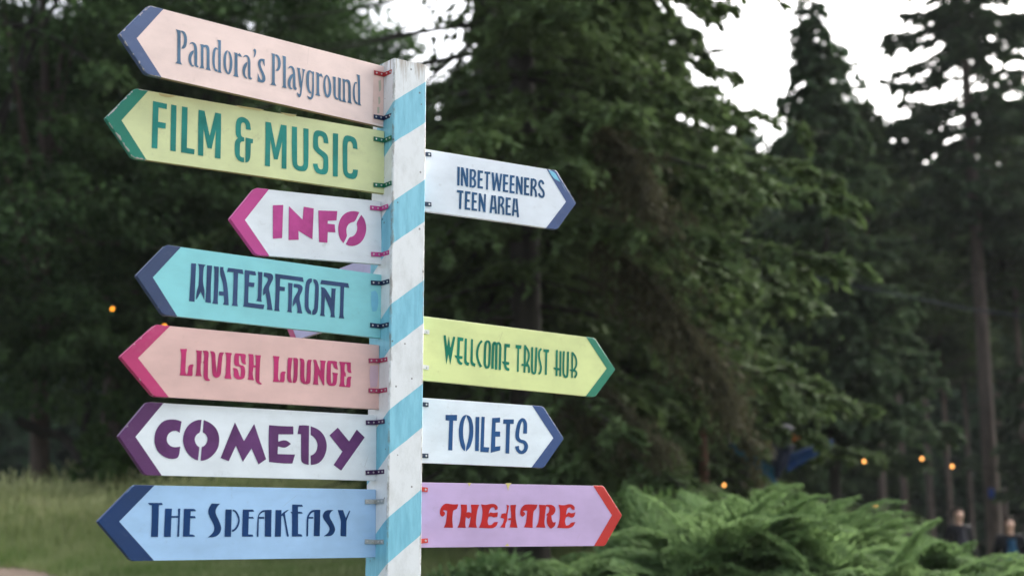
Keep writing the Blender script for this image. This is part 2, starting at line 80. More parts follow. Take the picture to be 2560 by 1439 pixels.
 ('water', -1, [-0.4074, 4.652, 2.3595], -0.006, 0.0172, [0.2003, 0.7222, 0.0836, 0.0025, 0.0442, 0.0468, 0.0416], [0.0729, -0.0626], """-6442,571 -6290,577 -6292,148 -6291,-531 -6461,-530 -6443,-35 -6438,241|-6241,580 -5986,582 -6018,545 -6033,518 -6042,489 -6048,446 -6051,387 -6053,331 -6055,247 -6054,160 -6052,108 -6048,63 -6043,24 -6037,-7 -6029,-40 -6021,-73 -6011,-107 -6001,-141 -5994,-183 -5990,-232 -5989,-304 -5994,-447 -6114,-221 -6184,-377 -6200,-406 -6212,-425 -6228,-441 -6257,-462 -6245,-317 -6237,-248 -6229,-201 -6219,-163 -6209,-132 -6200,-99 -6192,-63 -6187,-23 -6184,20 -6182,72 -6181,136 -6181,218 -6185,368 -6188,427 -6190,459 -6193,485 -6198,507 -6205,527 -6216,548|-5948,573 -5784,580 -5796,299 -5800,108 -5800,-88 -5796,-268 -5781,-515 -5955,-507 -5945,-181 -5944,89|-5733,573 -5572,576 -5563,103 -5569,-329 -5569,-387 -5567,-426 -5562,-465 -5552,-523 -5742,-520 -5720,-472 -5710,-440 -5705,-407 -5702,-357 -5698,-44 -5700,185 -5706,391 -5710,447 -5713,483 -5720,520|-5532,578 -5422,581 -5427,550 -5427,529 -5423,509 -5413,481 -5389,420 -5369,369 -5352,320 -5336,268 -5319,214 -5304,158 -5290,99 -5278,37 -5266,-27 -5256,-100 -5246,-182 -5235,-297 -5217,-520 -5401,-513 -5381,-478 -5372,-454 -5368,-429 -5367,-391 -5375,-256 -5534,-263 -5539,-140 -5398,-140 -5401,-67 -5405,-23 -5411,15 -5419,57 -5429,102 -5442,147 -5458,193 -5476,239 -5496,286 -5512,335 -5523,386 -5529,453|-5277,581 -4803,581 -4783,451 -4950,464 -4948,42 -4945,-356 -4944,-404 -4941,-436 -4935,-468 -4923,-515 -5120,-516 -5102,-470 -5094,-439 -5090,-407 -5088,-360 -5087,200 -5089,300 -5093,367 -5101,466 -5187,466 -5223,465 -5247,462 -5271,458 -5307,448|-4738,582 -4396,577 -4362,461 -4406,461 -4450,462 -4581,466 -4590,235 -4405,236 -4420,108 -4597,108 -4594,-374 -4057,-383 -4087,-512 -4755,-506 -4740,-466 -4734,-439 -4730,-412 -4728,-371 -4724,-58 -4727,196|-4308,581 -4158,583 -4160,131 -4168,-187 -4167,-222 -4164,-245 -4157,-267 -4142,-299 -4328,-293 -4305,-249 -4295,-219 -4290,-189 -4287,-143 -4285,208 -4285,321 -4288,396 -4294,470|-4110,578 -4023,581 -3977,581 -3944,580 -3913,578 -3885,575 -3862,569 -3843,561 -3829,551 -3819,539 -3811,526 -3805,511 -3801,496 -3799,479 -3798,462 -3799,446 -3803,428 -3808,411 -3815,390 -3826,365 -3844,327 -3890,239 -3913,177 -3923,127 -3921,83 -3909,45 -3896,-3 -3882,-61 -3863,-149 -3819,-364 -3785,-514 -3973,-514 -3964,-468 -3962,-438 -3963,-407 -3967,-368 -3978,-295 -3997,-195 -4030,-34 -4115,-110 -4119,6 -4113,70 -4097,123 -4070,180 -4031,244 -4006,287 -3991,317 -3980,342 -3973,363 -3970,382 -3971,399 -3975,413 -3983,426 -3996,436 -4015,445 -4045,453 -4113,464|-3734,589 -2801,588 -2766,453 -2844,461 -2895,464 -2947,466 -3026,466 -3563,462 -3570,225 -3394,225 -3402,101 -3566,98 -3573,-373 -3572,-419 -3569,-449 -3563,-479 -3549,-523 -3739,-522 -3725,-487 -3719,-464 -3715,-440 -3713,-404 -3706,-75 -3704,108 -3707,240 -3715,376|-3293,368 -3143,369 -3147,4 -3154,-396 -3153,-433 -3150,-458 -3144,-482 -3130,-517 -3303,-513 -3287,-480 -3280,-457 -3276,-434 -3274,-400 -3270,-196 -3270,-70 -3272,33 -3278,155|-3105,360 -3007,363 -2958,363 -2925,361 -2896,357 -2873,352 -2853,344 -2836,334 -2821,322 -2809,308 -2801,291 -2796,272 -2795,251 -2797,227 -2805,198 -2817,163 -2839,115 -2869,55 -2887,-2 -2893,-55 -2889,-107 -2867,-184 -2841,-284 -2817,-392 -2806,-437 -2797,-467 -2783,-511 -2965,-509 -2953,-474 -2949,-450 -2949,-427 -2951,-398 -2956,-364 -2963,-331 -2971,-300 -2985,-263 -3012,-198 -3113,-343 -3117,-222 -3108,-151 -3088,-90 -3052,-16 -2988,92 -2968,127 -2957,152 -2950,173 -2946,190 -2947,205 -2951,219 -2959,232 -2971,242 -2987,250 -3007,254 -3038,255 -3101,252|-2482,588 -2483,525 -2487,497 -2494,480 -2504,466 -2517,458 -2528,448 -2539,436 -2547,421 -2555,405 -2561,385 -2565,360 -2569,322 -2578,195 -2582,102 -2583,19 -2583,-79 -2578,-219 -2576,-262 -2572,-290 -2567,-313 -2561,-331 -2552,-347 -2541,-360 -2528,-371 -2513,-380 -2501,-393 -2493,-412 -2488,-442 -2486,-507 -2551,-495 -2585,-484 -2609,-469 -2631,-450 -2651,-427 -2667,-401 -2681,-373 -2692,-343 -2700,-310 -2706,-268 -2710,-217 -2712,-140 -2712,75 -2709,203 -2707,275 -2703,333 -2696,384 -2688,427 -2678,463 -2665,492 -2651,516 -2635,537 -2618,553 -2599,564 -2580,574 -2559,580 -2532,585|-2441,580 -2384,579 -2355,574 -2335,565 -2316,552 -2301,535 -2286,515 -2274,492 -2263,465 -2253,435 -2246,397 -2242,351 -2240,280 -2240,35 -2247,-196 -2251,-267 -2256,-314 -2262,-354 -2270,-385 -2280,-413 -2293,-438 -2309,-459 -2328,-478 -2348,-492 -2368,-501 -2396,-507 -2448,-510 -2448,-441 -2444,-408 -2437,-386 -2427,-368 -2413,-355 -2401,-339 -2393,-320 -2387,-299 -2384,-274 -2381,-244 -2377,-190 -2371,21 -2366,290 -2367,337 -2369,367 -2372,393 -2376,413 -2383,430 -2391,446 -2402,459 -2414,469 -2424,483 -2431,500 -2436,526|-2172,364 -2094,366 -2051,356 -2019,337 -1980,298 -1912,209 -1802,56 -1792,316 -1793,334 -1795,346 -1801,357 -1815,371 -1647,373 -1652,335 -1655,310 -1657,272 -1669,-108 -1675,-345 -1674,-395 -1672,-429 -1665,-462 -1651,-511 -1822,-514 -1806,-471 -1800,-444 -1799,-421 -1800,-396 -1805,-369 -1814,-337 -1829,-299 -1854,-244 -2017,87 -2026,-146 -2032,-384 -2031,-424 -2027,-450 -2019,-476 -2001,-512 -2179,-514 -2163,-468 -2155,-437 -2152,-406 -2149,-359 -2146,-23 -2147,249 -2149,285 -2152,308 -2158,331|-2155,586 -1214,591 -1175,450 -1353,462 -1359,63 -1362,-330 -1361,-387 -1356,-425 -1348,-462 -1329,-515 -1518,-518 -1501,-470 -1494,-438 -1490,-405 -1487,-357 -1482,50 -1483,464 -2195,458"""),
 ('lavish', -1, [-0.4131, 4.6552, 2.1392], -0.0351, 0.0001, [0.1996, 0.7506, 0.0998, 0.0027, 0.0427, 0.0493, 0.0446], [0.051, -0.0428], """-6744,375 -6537,391 -6534,374 -6533,362 -6535,351 -6539,335 -6546,315 -6551,291 -6554,263 -6557,221 -6562,60 -6567,-154 -6567,-194 -6567,-221 -6566,-243 -6564,-261 -6561,-277 -6556,-291 -6548,-307 -6529,-331 -6514,-316 -6506,-305 -6501,-292 -6496,-277 -6491,-259 -6488,-237 -6486,-213 -6485,-185 -6485,-155 -6483,-128 -6478,-106 -6471,-88 -6461,-75 -6450,-63 -6437,-53 -6422,-45 -6405,-39 -6389,-35 -6374,-33 -6356,-33 -6324,-38 -6321,-48 -6320,-55 -6321,-62 -6324,-72 -6336,-106 -6343,-136 -6346,-168 -6345,-214 -6341,-285 -6341,-310 -6343,-327 -6348,-343 -6360,-367 -6746,-366 -6731,-333 -6724,-311 -6720,-288 -6718,-254 -6711,-1 -6709,137 -6710,207 -6714,254 -6723,302|-6256,376 -6069,374 -6073,304 -6076,261 -6077,203 -6078,76 -6077,68 -6076,63 -6073,59 -6066,54 -6079,35 -6084,23 -6087,9 -6089,-11 -6092,-118 -6091,-176 -6090,-211 -6089,-242 -6085,-269 -6080,-292 -6071,-316 -6051,-352 -6265,-359 -6247,-318 -6239,-291 -6234,-263 -6230,-220 -6226,-156 -6224,-88 -6223,22 -6225,229 -6227,274 -6231,304 -6239,333|-6046,375 -5971,387 -5937,390 -5914,388 -5896,383 -5883,375 -5872,366 -5864,355 -5859,342 -5855,328 -5854,310 -5853,289 -5854,256 -5861,159 -5864,78 -5866,-46 -5864,-305 -5862,-338 -5860,-359 -5856,-377 -5851,-391 -5845,-402 -5837,-412 -5824,-419 -5799,-429 -5803,-466 -5855,-472 -5882,-473 -5901,-470 -5920,-465 -5937,-457 -5953,-446 -5967,-432 -5979,-415 -5989,-395 -5997,-369 -6002,-336 -6005,-293 -6004,-210 -6003,-117 -5999,-35 -6000,-9 -6003,8 -6010,24 -6027,46 -6011,65 -6004,78 -6000,92 -5998,114 -5996,166 -5996,203 -5997,232 -6000,259 -6004,282 -6010,302 -6016,321 -6026,342|-5812,382 -5761,386 -5734,386 -5716,383 -5699,377 -5685,369 -5672,359 -5662,347 -5654,332 -5647,316 -5642,295 -5638,269 -5635,234 -5631,167 -5623,82 -5613,-6 -5604,-96 -5594,-236 -5573,-47 -5549,162 -5541,239 -5535,277 -5529,303 -5520,329 -5502,369 -5381,378 -5377,366 -5377,358 -5378,351 -5383,340 -5397,309 -5407,280 -5414,249 -5420,201 -5430,87 -5439,-33 -5444,-126 -5448,-175 -5451,-211 -5456,-241 -5461,-265 -5469,-286 -5479,-305 -5492,-321 -5508,-335 -5524,-346 -5540,-355 -5557,-361 -5574,-365 -5591,-367 -5608,-366 -5626,-363 -5643,-357 -5659,-350 -5674,-340 -5687,-329 -5698,-315 -5708,-298 -5717,-277 -5724,-253 -5728,-225 -5733,-189 -5737,-147 -5742,-83 -5755,117 -5763,209 -5770,257 -5777,290 -5789,326|-5334,381 -5119,381 -5115,369 -5115,362 -5116,354 -5120,343 -5129,321 -5136,299 -5140,274 -5143,236 -5149,75 -5150,-56 -5148,-142 -5145,-194 -5140,-240 -5130,-291 -5108,-371 -5335,-370 -5338,-355 -5338,-346 -5336,-336 -5331,-323 -5318,-293 -5309,-263 -5304,-230 -5300,-179 -5292,44 -5292,193 -5294,251 -5299,289 -5310,327|-5002,384 -4742,385 -4714,383 -4696,379 -4683,372 -4674,364 -4667,355 -4662,345 -4660,335 -4660,325 -4660,311 -4661,296 -4664,272 -4669,238 -4670,207 -4669,179 -4663,144 -4649,83 -4692,83 -4715,85 -4732,90 -4748,97 -4763,107 -4776,119 -4786,134 -4795,152 -4801,172 -4806,194 -4810,216 -4813,239 -4815,265 -4819,284 -4823,298 -4831,310 -4848,327 -4868,314 -4877,303 -4882,291 -4885,276 -4886,257 -4886,234 -4885,207 -4884,174 -4882,136 -4876,106 -4868,84 -4856,69 -4841,59 -4824,52 -4805,46 -4784,42 -4760,39 -4740,35 -4724,28 -4711,19 -4702,8 -4694,-8 -4687,-27 -4681,-54 -4676,-86 -4672,-119 -4671,-152 -4671,-186 -4674,-220 -4678,-250 -4684,-275 -4692,-296 -4702,-312 -4716,-326 -4734,-339 -4756,-349 -4783,-357 -4810,-363 -4838,-367 -4866,-368 -4895,-367 -4923,-364 -4948,-357 -4970,-348 -4991,-337 -5008,-324 -5022,-311 -5031,-298 -5037,-284 -5042,-266 -5044,-244 -5043,-217 -5041,-185 -5042,-155 -5045,-128 -5054,-97 -5075,-45 -5022,-45 -4995,-47 -4976,-51 -4959,-57 -4944,-65 -4931,-76 -4920,-89 -4910,-104 -4903,-122 -4895,-142 -4888,-163 -4882,-187 -4875,-213 -4869,-235 -4862,-254 -4852,-271 -4835,-297 -4826,-276 -4821,-261 -4819,-247 -4817,-224 -4813,-165 -4812,-126 -4813,-96 -4815,-70 -4818,-49 -4824,-32 -4833,-18 -4844,-8 -4857,-1 -4873,4 -4891,8 -4912,9 -4936,9 -4957,12 -4976,17 -4993,25 -5008,36 -5020,49 -5029,65 -5035,83 -5038,104 -5040,130 -5041,161 -5040,198 -5038,240 -5035,276 -5030,308 -5021,338|-4584,393 -4424,394 -4413,362 -4408,341 -4405,319 -4402,285 -4398,203 -4396,142 -4396,103 -4397,66 -4400,30 -4403,-5 -4409,-38 -4415,-70 -4420,-102 -4422,-134 -4423,-166 -4420,-197 -4416,-228 -4411,-259 -4401,-296 -4379,-363 -4587,-355 -4574,-322 -4568,-299 -4565,-276 -4562,-242 -4555,-74 -4553,79 -4553,244 -4555,290 -4559,320 -4566,350|-4429,77 -4310,69 -4309,16 -4428,13|-4358,378 -4160,382 -4167,360 -4170,346 -4172,331 -4175,310 -4183,215 -4190,93 -4199,-146 -4200,-354 -4198,-376 -4194,-390 -4189,-400 -4181,-408 -4172,-414 -4163,-420 -4149,-427 -4122,-437 -4127,-469 -4177,-469 -4205,-467 -4226,-461 -4246,-453 -4266,-443 -4283,-429 -4297,-414 -4309,-396 -4318,-375 -4325,-349 -4330,-316 -4332,-266 -4331,-112 -4330,163 -4332,268 -4334,302 -4337,324 -4344,346|-3761,394 -3542,394 -3545,372 -3548,358 -3552,344 -3556,328 -3562,308 -3567,284 -3570,255 -3571,211 -3572,71 -3576,-53 -3582,-141 -3584,-186 -3583,-218 -3580,-245 -3575,-266 -3569,-284 -3561,-299 -3549,-313 -3525,-332 -3511,-298 -3506,-275 -3503,-252 -3502,-218 -3503,-166 -3501,-132 -3497,-109 -3490,-91 -3481,-77 -3470,-65 -3457,-56 -3441,-48 -3422,-43 -3404,-40 -3387,-39 -3365,-41 -3327,-47 -3327,-62 -3329,-72 -3332,-81 -3338,-92 -3346,-105 -3351,-121 -3355,-141 -3356,-172 -3355,-252 -3357,-286 -3361,-308 -3370,-330 -3390,-361 -3755,-367 -3738,-322 -3731,-291 -3728,-259 -3726,-213 -3728,151 -3729,211 -3731,244 -3733,271 -3736,296 -3740,320 -3747,347|-3242,378 -3094,383 -3107,342 -3114,316 -3118,291 -3122,254 -3128,181 -3140,59 -3145,-4 -3148,-50 -3149,-92 -3148,-129 -3145,-168 -3140,-208 -3130,-260 -3108,-355 -3149,-357 -3172,-356 -3190,-352 -3207,-345 -3224,-335 -3239,-323 -3250,-307 -3259,-289 -3266,-268 -3271,-241 -3274,-209 -3275,-160 -3273,21 -3267,212 -3265,262 -3261,295 -3255,328|-3075,384 -3009,389 -2977,389 -2956,385 -2939,379 -2926,371 -2917,357 -2911,339 -2908,309 -2911,152 -2916,-47 -2919,-127 -2924,-180 -2930,-225 -2937,-260 -2946,-290 -2958,-314 -2971,-333 -2986,-346 -3003,-355 -3020,-360 -3044,-360 -3089,-354 -3073,-286 -3065,-244 -3060,-203 -3056,-157 -3053,-106 -3051,-51 -3049,36 -3051,132 -3053,190 -3056,242 -3062,297|-2858,388 -2795,387 -2764,384 -2745,379 -2730,372 -2719,364 -2709,353 -2701,339 -2695,323 -2690,304 -2686,280 -2684,252 -2684,208 -2687,40 -2687,-52 -2686,-113 -2682,-166 -2676,-214 -2670,-245 -2665,-266 -2658,-287 -2644,-316 -2627,-273 -2619,-243 -2614,-213 -2610,-169 -2604,0 -2602,204 -2599,253 -2593,286 -2582,319 -2558,366 -2445,374 -2442,362 -2441,354 -2442,346 -2445,334 -2453,309 -2459,285 -2462,257 -2464,216 -2466,-35 -2468,-172 -2471,-223 -2475,-257 -2481,-285 -2488,-307 -2499,-326 -2514,-341 -2532,-354 -2554,-363 -2578,-370 -2605,-373 -2633,-374 -2665,-372 -2694,-367 -2720,-359 -2744,-348 -2766,-335 -2785,-319 -2800,-300 -2811,-279 -2819,-255 -2825,-225 -2829,-188 -2831,-132 -2831,93 -2828,166 -2826,207 -2824,239 -2824,270 -2828,299 -2837,332|-2389,378 -2281,380 -2252,309 -2220,238 -2132,52 -2120,252 -2120,292 -2124,318 -2133,343 -2155,378 -1939,371 -1956,333 -1964,307 -1970,281 -1974,241 -1980,152 -1983,72 -1987,-53 -1988,-364 -2033,-366 -2072,-292 -2207,-51 -2213,-155 -2214,-209 -2213,-249 -2209,-293 -2197,-365 -2386,-360 -2373,-314 -2366,-282 -2362,-251 -2358,-204 -2346,-8 -2344,96 -2344,155 -2346,204 -2351,247 -2356,284 -2367,321|-1862,382 -1670,391 -1630,391 -1603,388 -1577,382 -1541,366 -1548,322 -1548,293 -1544,265 -1533,224 -1507,137 -1561,146 -1589,154 -1610,163 -1628,176 -1644,191 -1657,207 -1668,224 -1676,242 -1681,261 -1687,277 -1694,291 -1705,303 -1727,320 -1745,303 -1753,291 -1757,278 -1760,257 -1762,163 -1763,38 -1761,-125 -1759,-178 -1756,-213 -1749,-248 -1734,-299 -1709,-282 -1697,-269 -1691,-254 -1686,-230 -1682,-195 -1680,-164 -1679,-135 -1678,-107 -1678,-80 -1681,-55 -1685,-32 -1693,-6 -1712,36 -1499,28 -1517,-5 -1526,-26 -1531,-49 -1535,-83 -1543,-188 -1548,-234 -1555,-265 -1563,-290 -1572,-310 -1585,-327 -1601,-341 -1620,-352 -1642,-360 -1667,-366 -1694,-370 -1724,-371 -1756,-370 -1785,-367 -1810,-361 -1833,-352 -1852,-341 -1868,-326 -1882,-307 -1893,-284 -1901,-258 -1907,-223 -1910,-182 -1911,-119 -1904,111 -1896,262 -1893,299 -1888,323 -1880,347|-1470,382 -1054,388 -1050,351 -1049,326 -1049,301 -1049,268 -1051,226 -1050,190 -1046,157 -1038,122 -1019,64 -1071,64 -1097,66 -1116,71 -1133,79 -1148,89 -1159,101 -1169,116 -1175,133 -1178,152 -1180,173 -1181,196 -1181,222 -1180,250 -1181,274 -1185,294 -1195,314 -1217,344 -1256,330 -1263,292 -1266,267 -1268,242 -1270,204 -1272,129 -1270,103 -1265,87 -1256,75 -1245,67 -1236,55 -1231,39 -1228,13 -1227,-54 -1279,-46 -1282,-121 -1283,-162 -1283,-195 -1282,-229 -1280,-264 -1275,-291 -1269,-311 -1257,-328 -1231,-352 -1213,-314 -1205,-288 -1200,-261 -1197,-225 -1196,-178 -1192,-141 -1186,-115 -1177,-94 -1166,-79 -1150,-66 -1130,-56 -1098,-49 -1032,-42 -1028,-57 -1028,-67 -1030,-77 -1035,-88 -1041,-101 -1046,-118 -1050,-138 -1052,-168 -1055,-289 -1057,-316 -1059,-333 -1064,-350 -1075,-376 -1457,-370 -1461,-355 -1461,-345 -1458,-335 -1452,-321 -1441,-302 -1433,-279 -1427,-252 -1424,-211 -1418,-44 -1416,88 -1417,170 -1420,220 -1427,263 -1440,309"""),
 ('comedy', -1, [-0.4217, 4.6625, 1.9226], -0.0193, 0.0023, [0.2003, 0.7559, 0.0798, 0.0032, 0.047, 0.0472, 0.048], [0.0781, -0.074], """-6521,515 -6569,194 -6615,224 -6640,237 -6659,244 -6677,247 -6694,248 -6712,247 -6732,244 -6754,240 -6778,235 -6801,228 -6824,217 -6847,203 -6870,187 -6891,168 -6909,146 -6924,122 -6936,95 -6946,69 -6951,43 -6954,18 -6953,-7 -6950,-31 -6944,-54 -6936,-76 -6925,-97 -6912,-117 -6897,-135 -6878,-151 -6858,-166 -6837,-178 -6814,-189 -6791,-197 -6768,-203 -6744,-207 -6720,-209 -6697,-210 -6673,-208 -6649,-206 -6625,-202 -6594,-196 -6537,-184 -6563,-382 -6577,-441 -6596,-478 -6621,-503 -6650,-516 -6681,-526 -6713,-533 -6746,-537 -6779,-538 -6814,-537 -6849,-534 -6885,-528 -6922,-520 -6959,-509 -6994,-495 -7029,-479 -7063,-460 -7095,-440 -7126,-419 -7155,-396 -7182,-372 -7208,-344 -7232,-311 -7255,-274 -7276,-231 -7293,-191 -7306,-153 -7315,-117 -7321,-84 -7323,-46 -7324,-5 -7322,41 -7318,90 -7311,137 -7300,180 -7286,221 -7269,258 -7249,296 -7226,333 -7201,370 -7172,407 -7142,439 -7111,467 -7079,490 -7046,509 -7011,524 -6973,537 -6932,547 -6888,553 -6846,558 -6804,561 -6762,561 -6722,560 -6683,556 -6645,550 -6600,539|-5909,593 -5931,316 -5941,267 -5955,236 -5974,215 -5999,203 -6021,188 -6041,172 -6058,153 -6073,132 -6085,111 -6093,89 -6099,68 -6102,46 -6102,23 -6099,0 -6092,-24 -6083,-49 -6073,-72 -6061,-92 -6048,-111 -6034,-128 -6019,-143 -6004,-155 -5985,-168 -5950,-188 -5985,-558 -6064,-533 -6108,-515 -6143,-498 -6178,-477 -6213,-453 -6247,-425 -6280,-394 -6313,-358 -6345,-319 -6373,-278 -6397,-235 -6417,-191 -6434,-144 -6447,-101 -6456,-59 -6461,-19 -6462,18 -6460,57 -6455,98 -6447,140 -6437,184 -6422,228 -6404,271 -6382,313 -6356,355 -6328,393 -6298,427 -6266,457 -6233,484 -6198,507 -6163,528 -6126,546 -6089,561 -6053,573 -6019,581 -5979,587|-5837,590 -5752,562 -5704,544 -5666,526 -5627,507 -5588,485 -5552,461 -5518,434 -5486,406 -5458,376 -5432,343 -5409,307 -5389,269 -5372,229 -5359,188 -5349,147 -5343,106 -5340,65 -5340,24 -5341,-17 -5345,-58 -5351,-100 -5360,-139 -5373,-178 -5390,-215 -5410,-250 -5433,-285 -5458,-319 -5486,-352 -5517,-384 -5549,-414 -5583,-442 -5619,-468 -5656,-491 -5691,-510 -5724,-525 -5754,-537 -5781,-545 -5807,-551 -5831,-556 -5858,-558 -5905,-560 -5881,-180 -5831,-157 -5805,-141 -5785,-124 -5767,-105 -5750,-82 -5736,-59 -5725,-35 -5717,-10 -5711,15 -5708,39 -5708,61 -5710,81 -5715,100 -5723,118 -5732,137 -5745,155 -5759,174 -5774,190 -5791,203 -5814,216 -5858,236|-4852,564 -4549,39 -4229,547 -3818,-456 -4062,-615 -4300,-163 -4572,-555 -4804,-98 -5024,-549 -5282,-464|-3742,536 -3568,529 -3459,527 -3308,526 -2932,532 -2924,300 -3427,280 -3428,68 -3291,106 -3219,116 -3166,110 -3105,85 -3003,18 -3108,-59 -3170,-90 -3224,-101 -3297,-97 -3433,-68 -3444,-296 -2859,-290 -2944,-554 -3125,-559 -3233,-559 -3331,-556 -3465,-550 -3722,-533 -3740,-135 -3745,132|-2737,571 -2639,578 -2585,581 -2542,582 -2489,581 -2395,578 -2391,-581 -2469,-570 -2512,-561 -2544,-551 -2575,-537 -2605,-521 -2627,-494 -2643,-455 -2651,-394 -2665,313 -2782,315|-2337,562 -2223,531 -2162,511 -2115,492 -2070,470 -2027,445 -1988,417 -1951,385 -1916,350 -1885,311 -1857,269 -1833,224 -1813,174 -1796,122 -1784,71 -1778,21 -1777,-27 -1781,-73 -1788,-120 -1800,-167 -1815,-214 -1834,-261 -1855,-305 -1880,-348 -1907,-387 -1937,-424 -1970,-457 -2004,-485 -2040,-509 -2078,-528 -2118,-544 -2160,-556 -2215,-567 -2318,-579 -2329,-304 -2274,-285 -2244,-271 -2220,-256 -2197,-237 -2174,-215 -2154,-190 -2137,-162 -2124,-131 -2113,-98 -2105,-66 -2100,-34 -2098,-3 -2099,26 -2103,56 -2112,85 -2123,115 -2138,144 -2155,171 -2174,196 -2195,219 -2219,239 -2241,257 -2263,271 -2288,283 -2333,300|-1398,565 -993,165 -723,533 -436,305 -815,-165 -1264,-719 -1531,-560 -1226,-151 -1684,319"""),
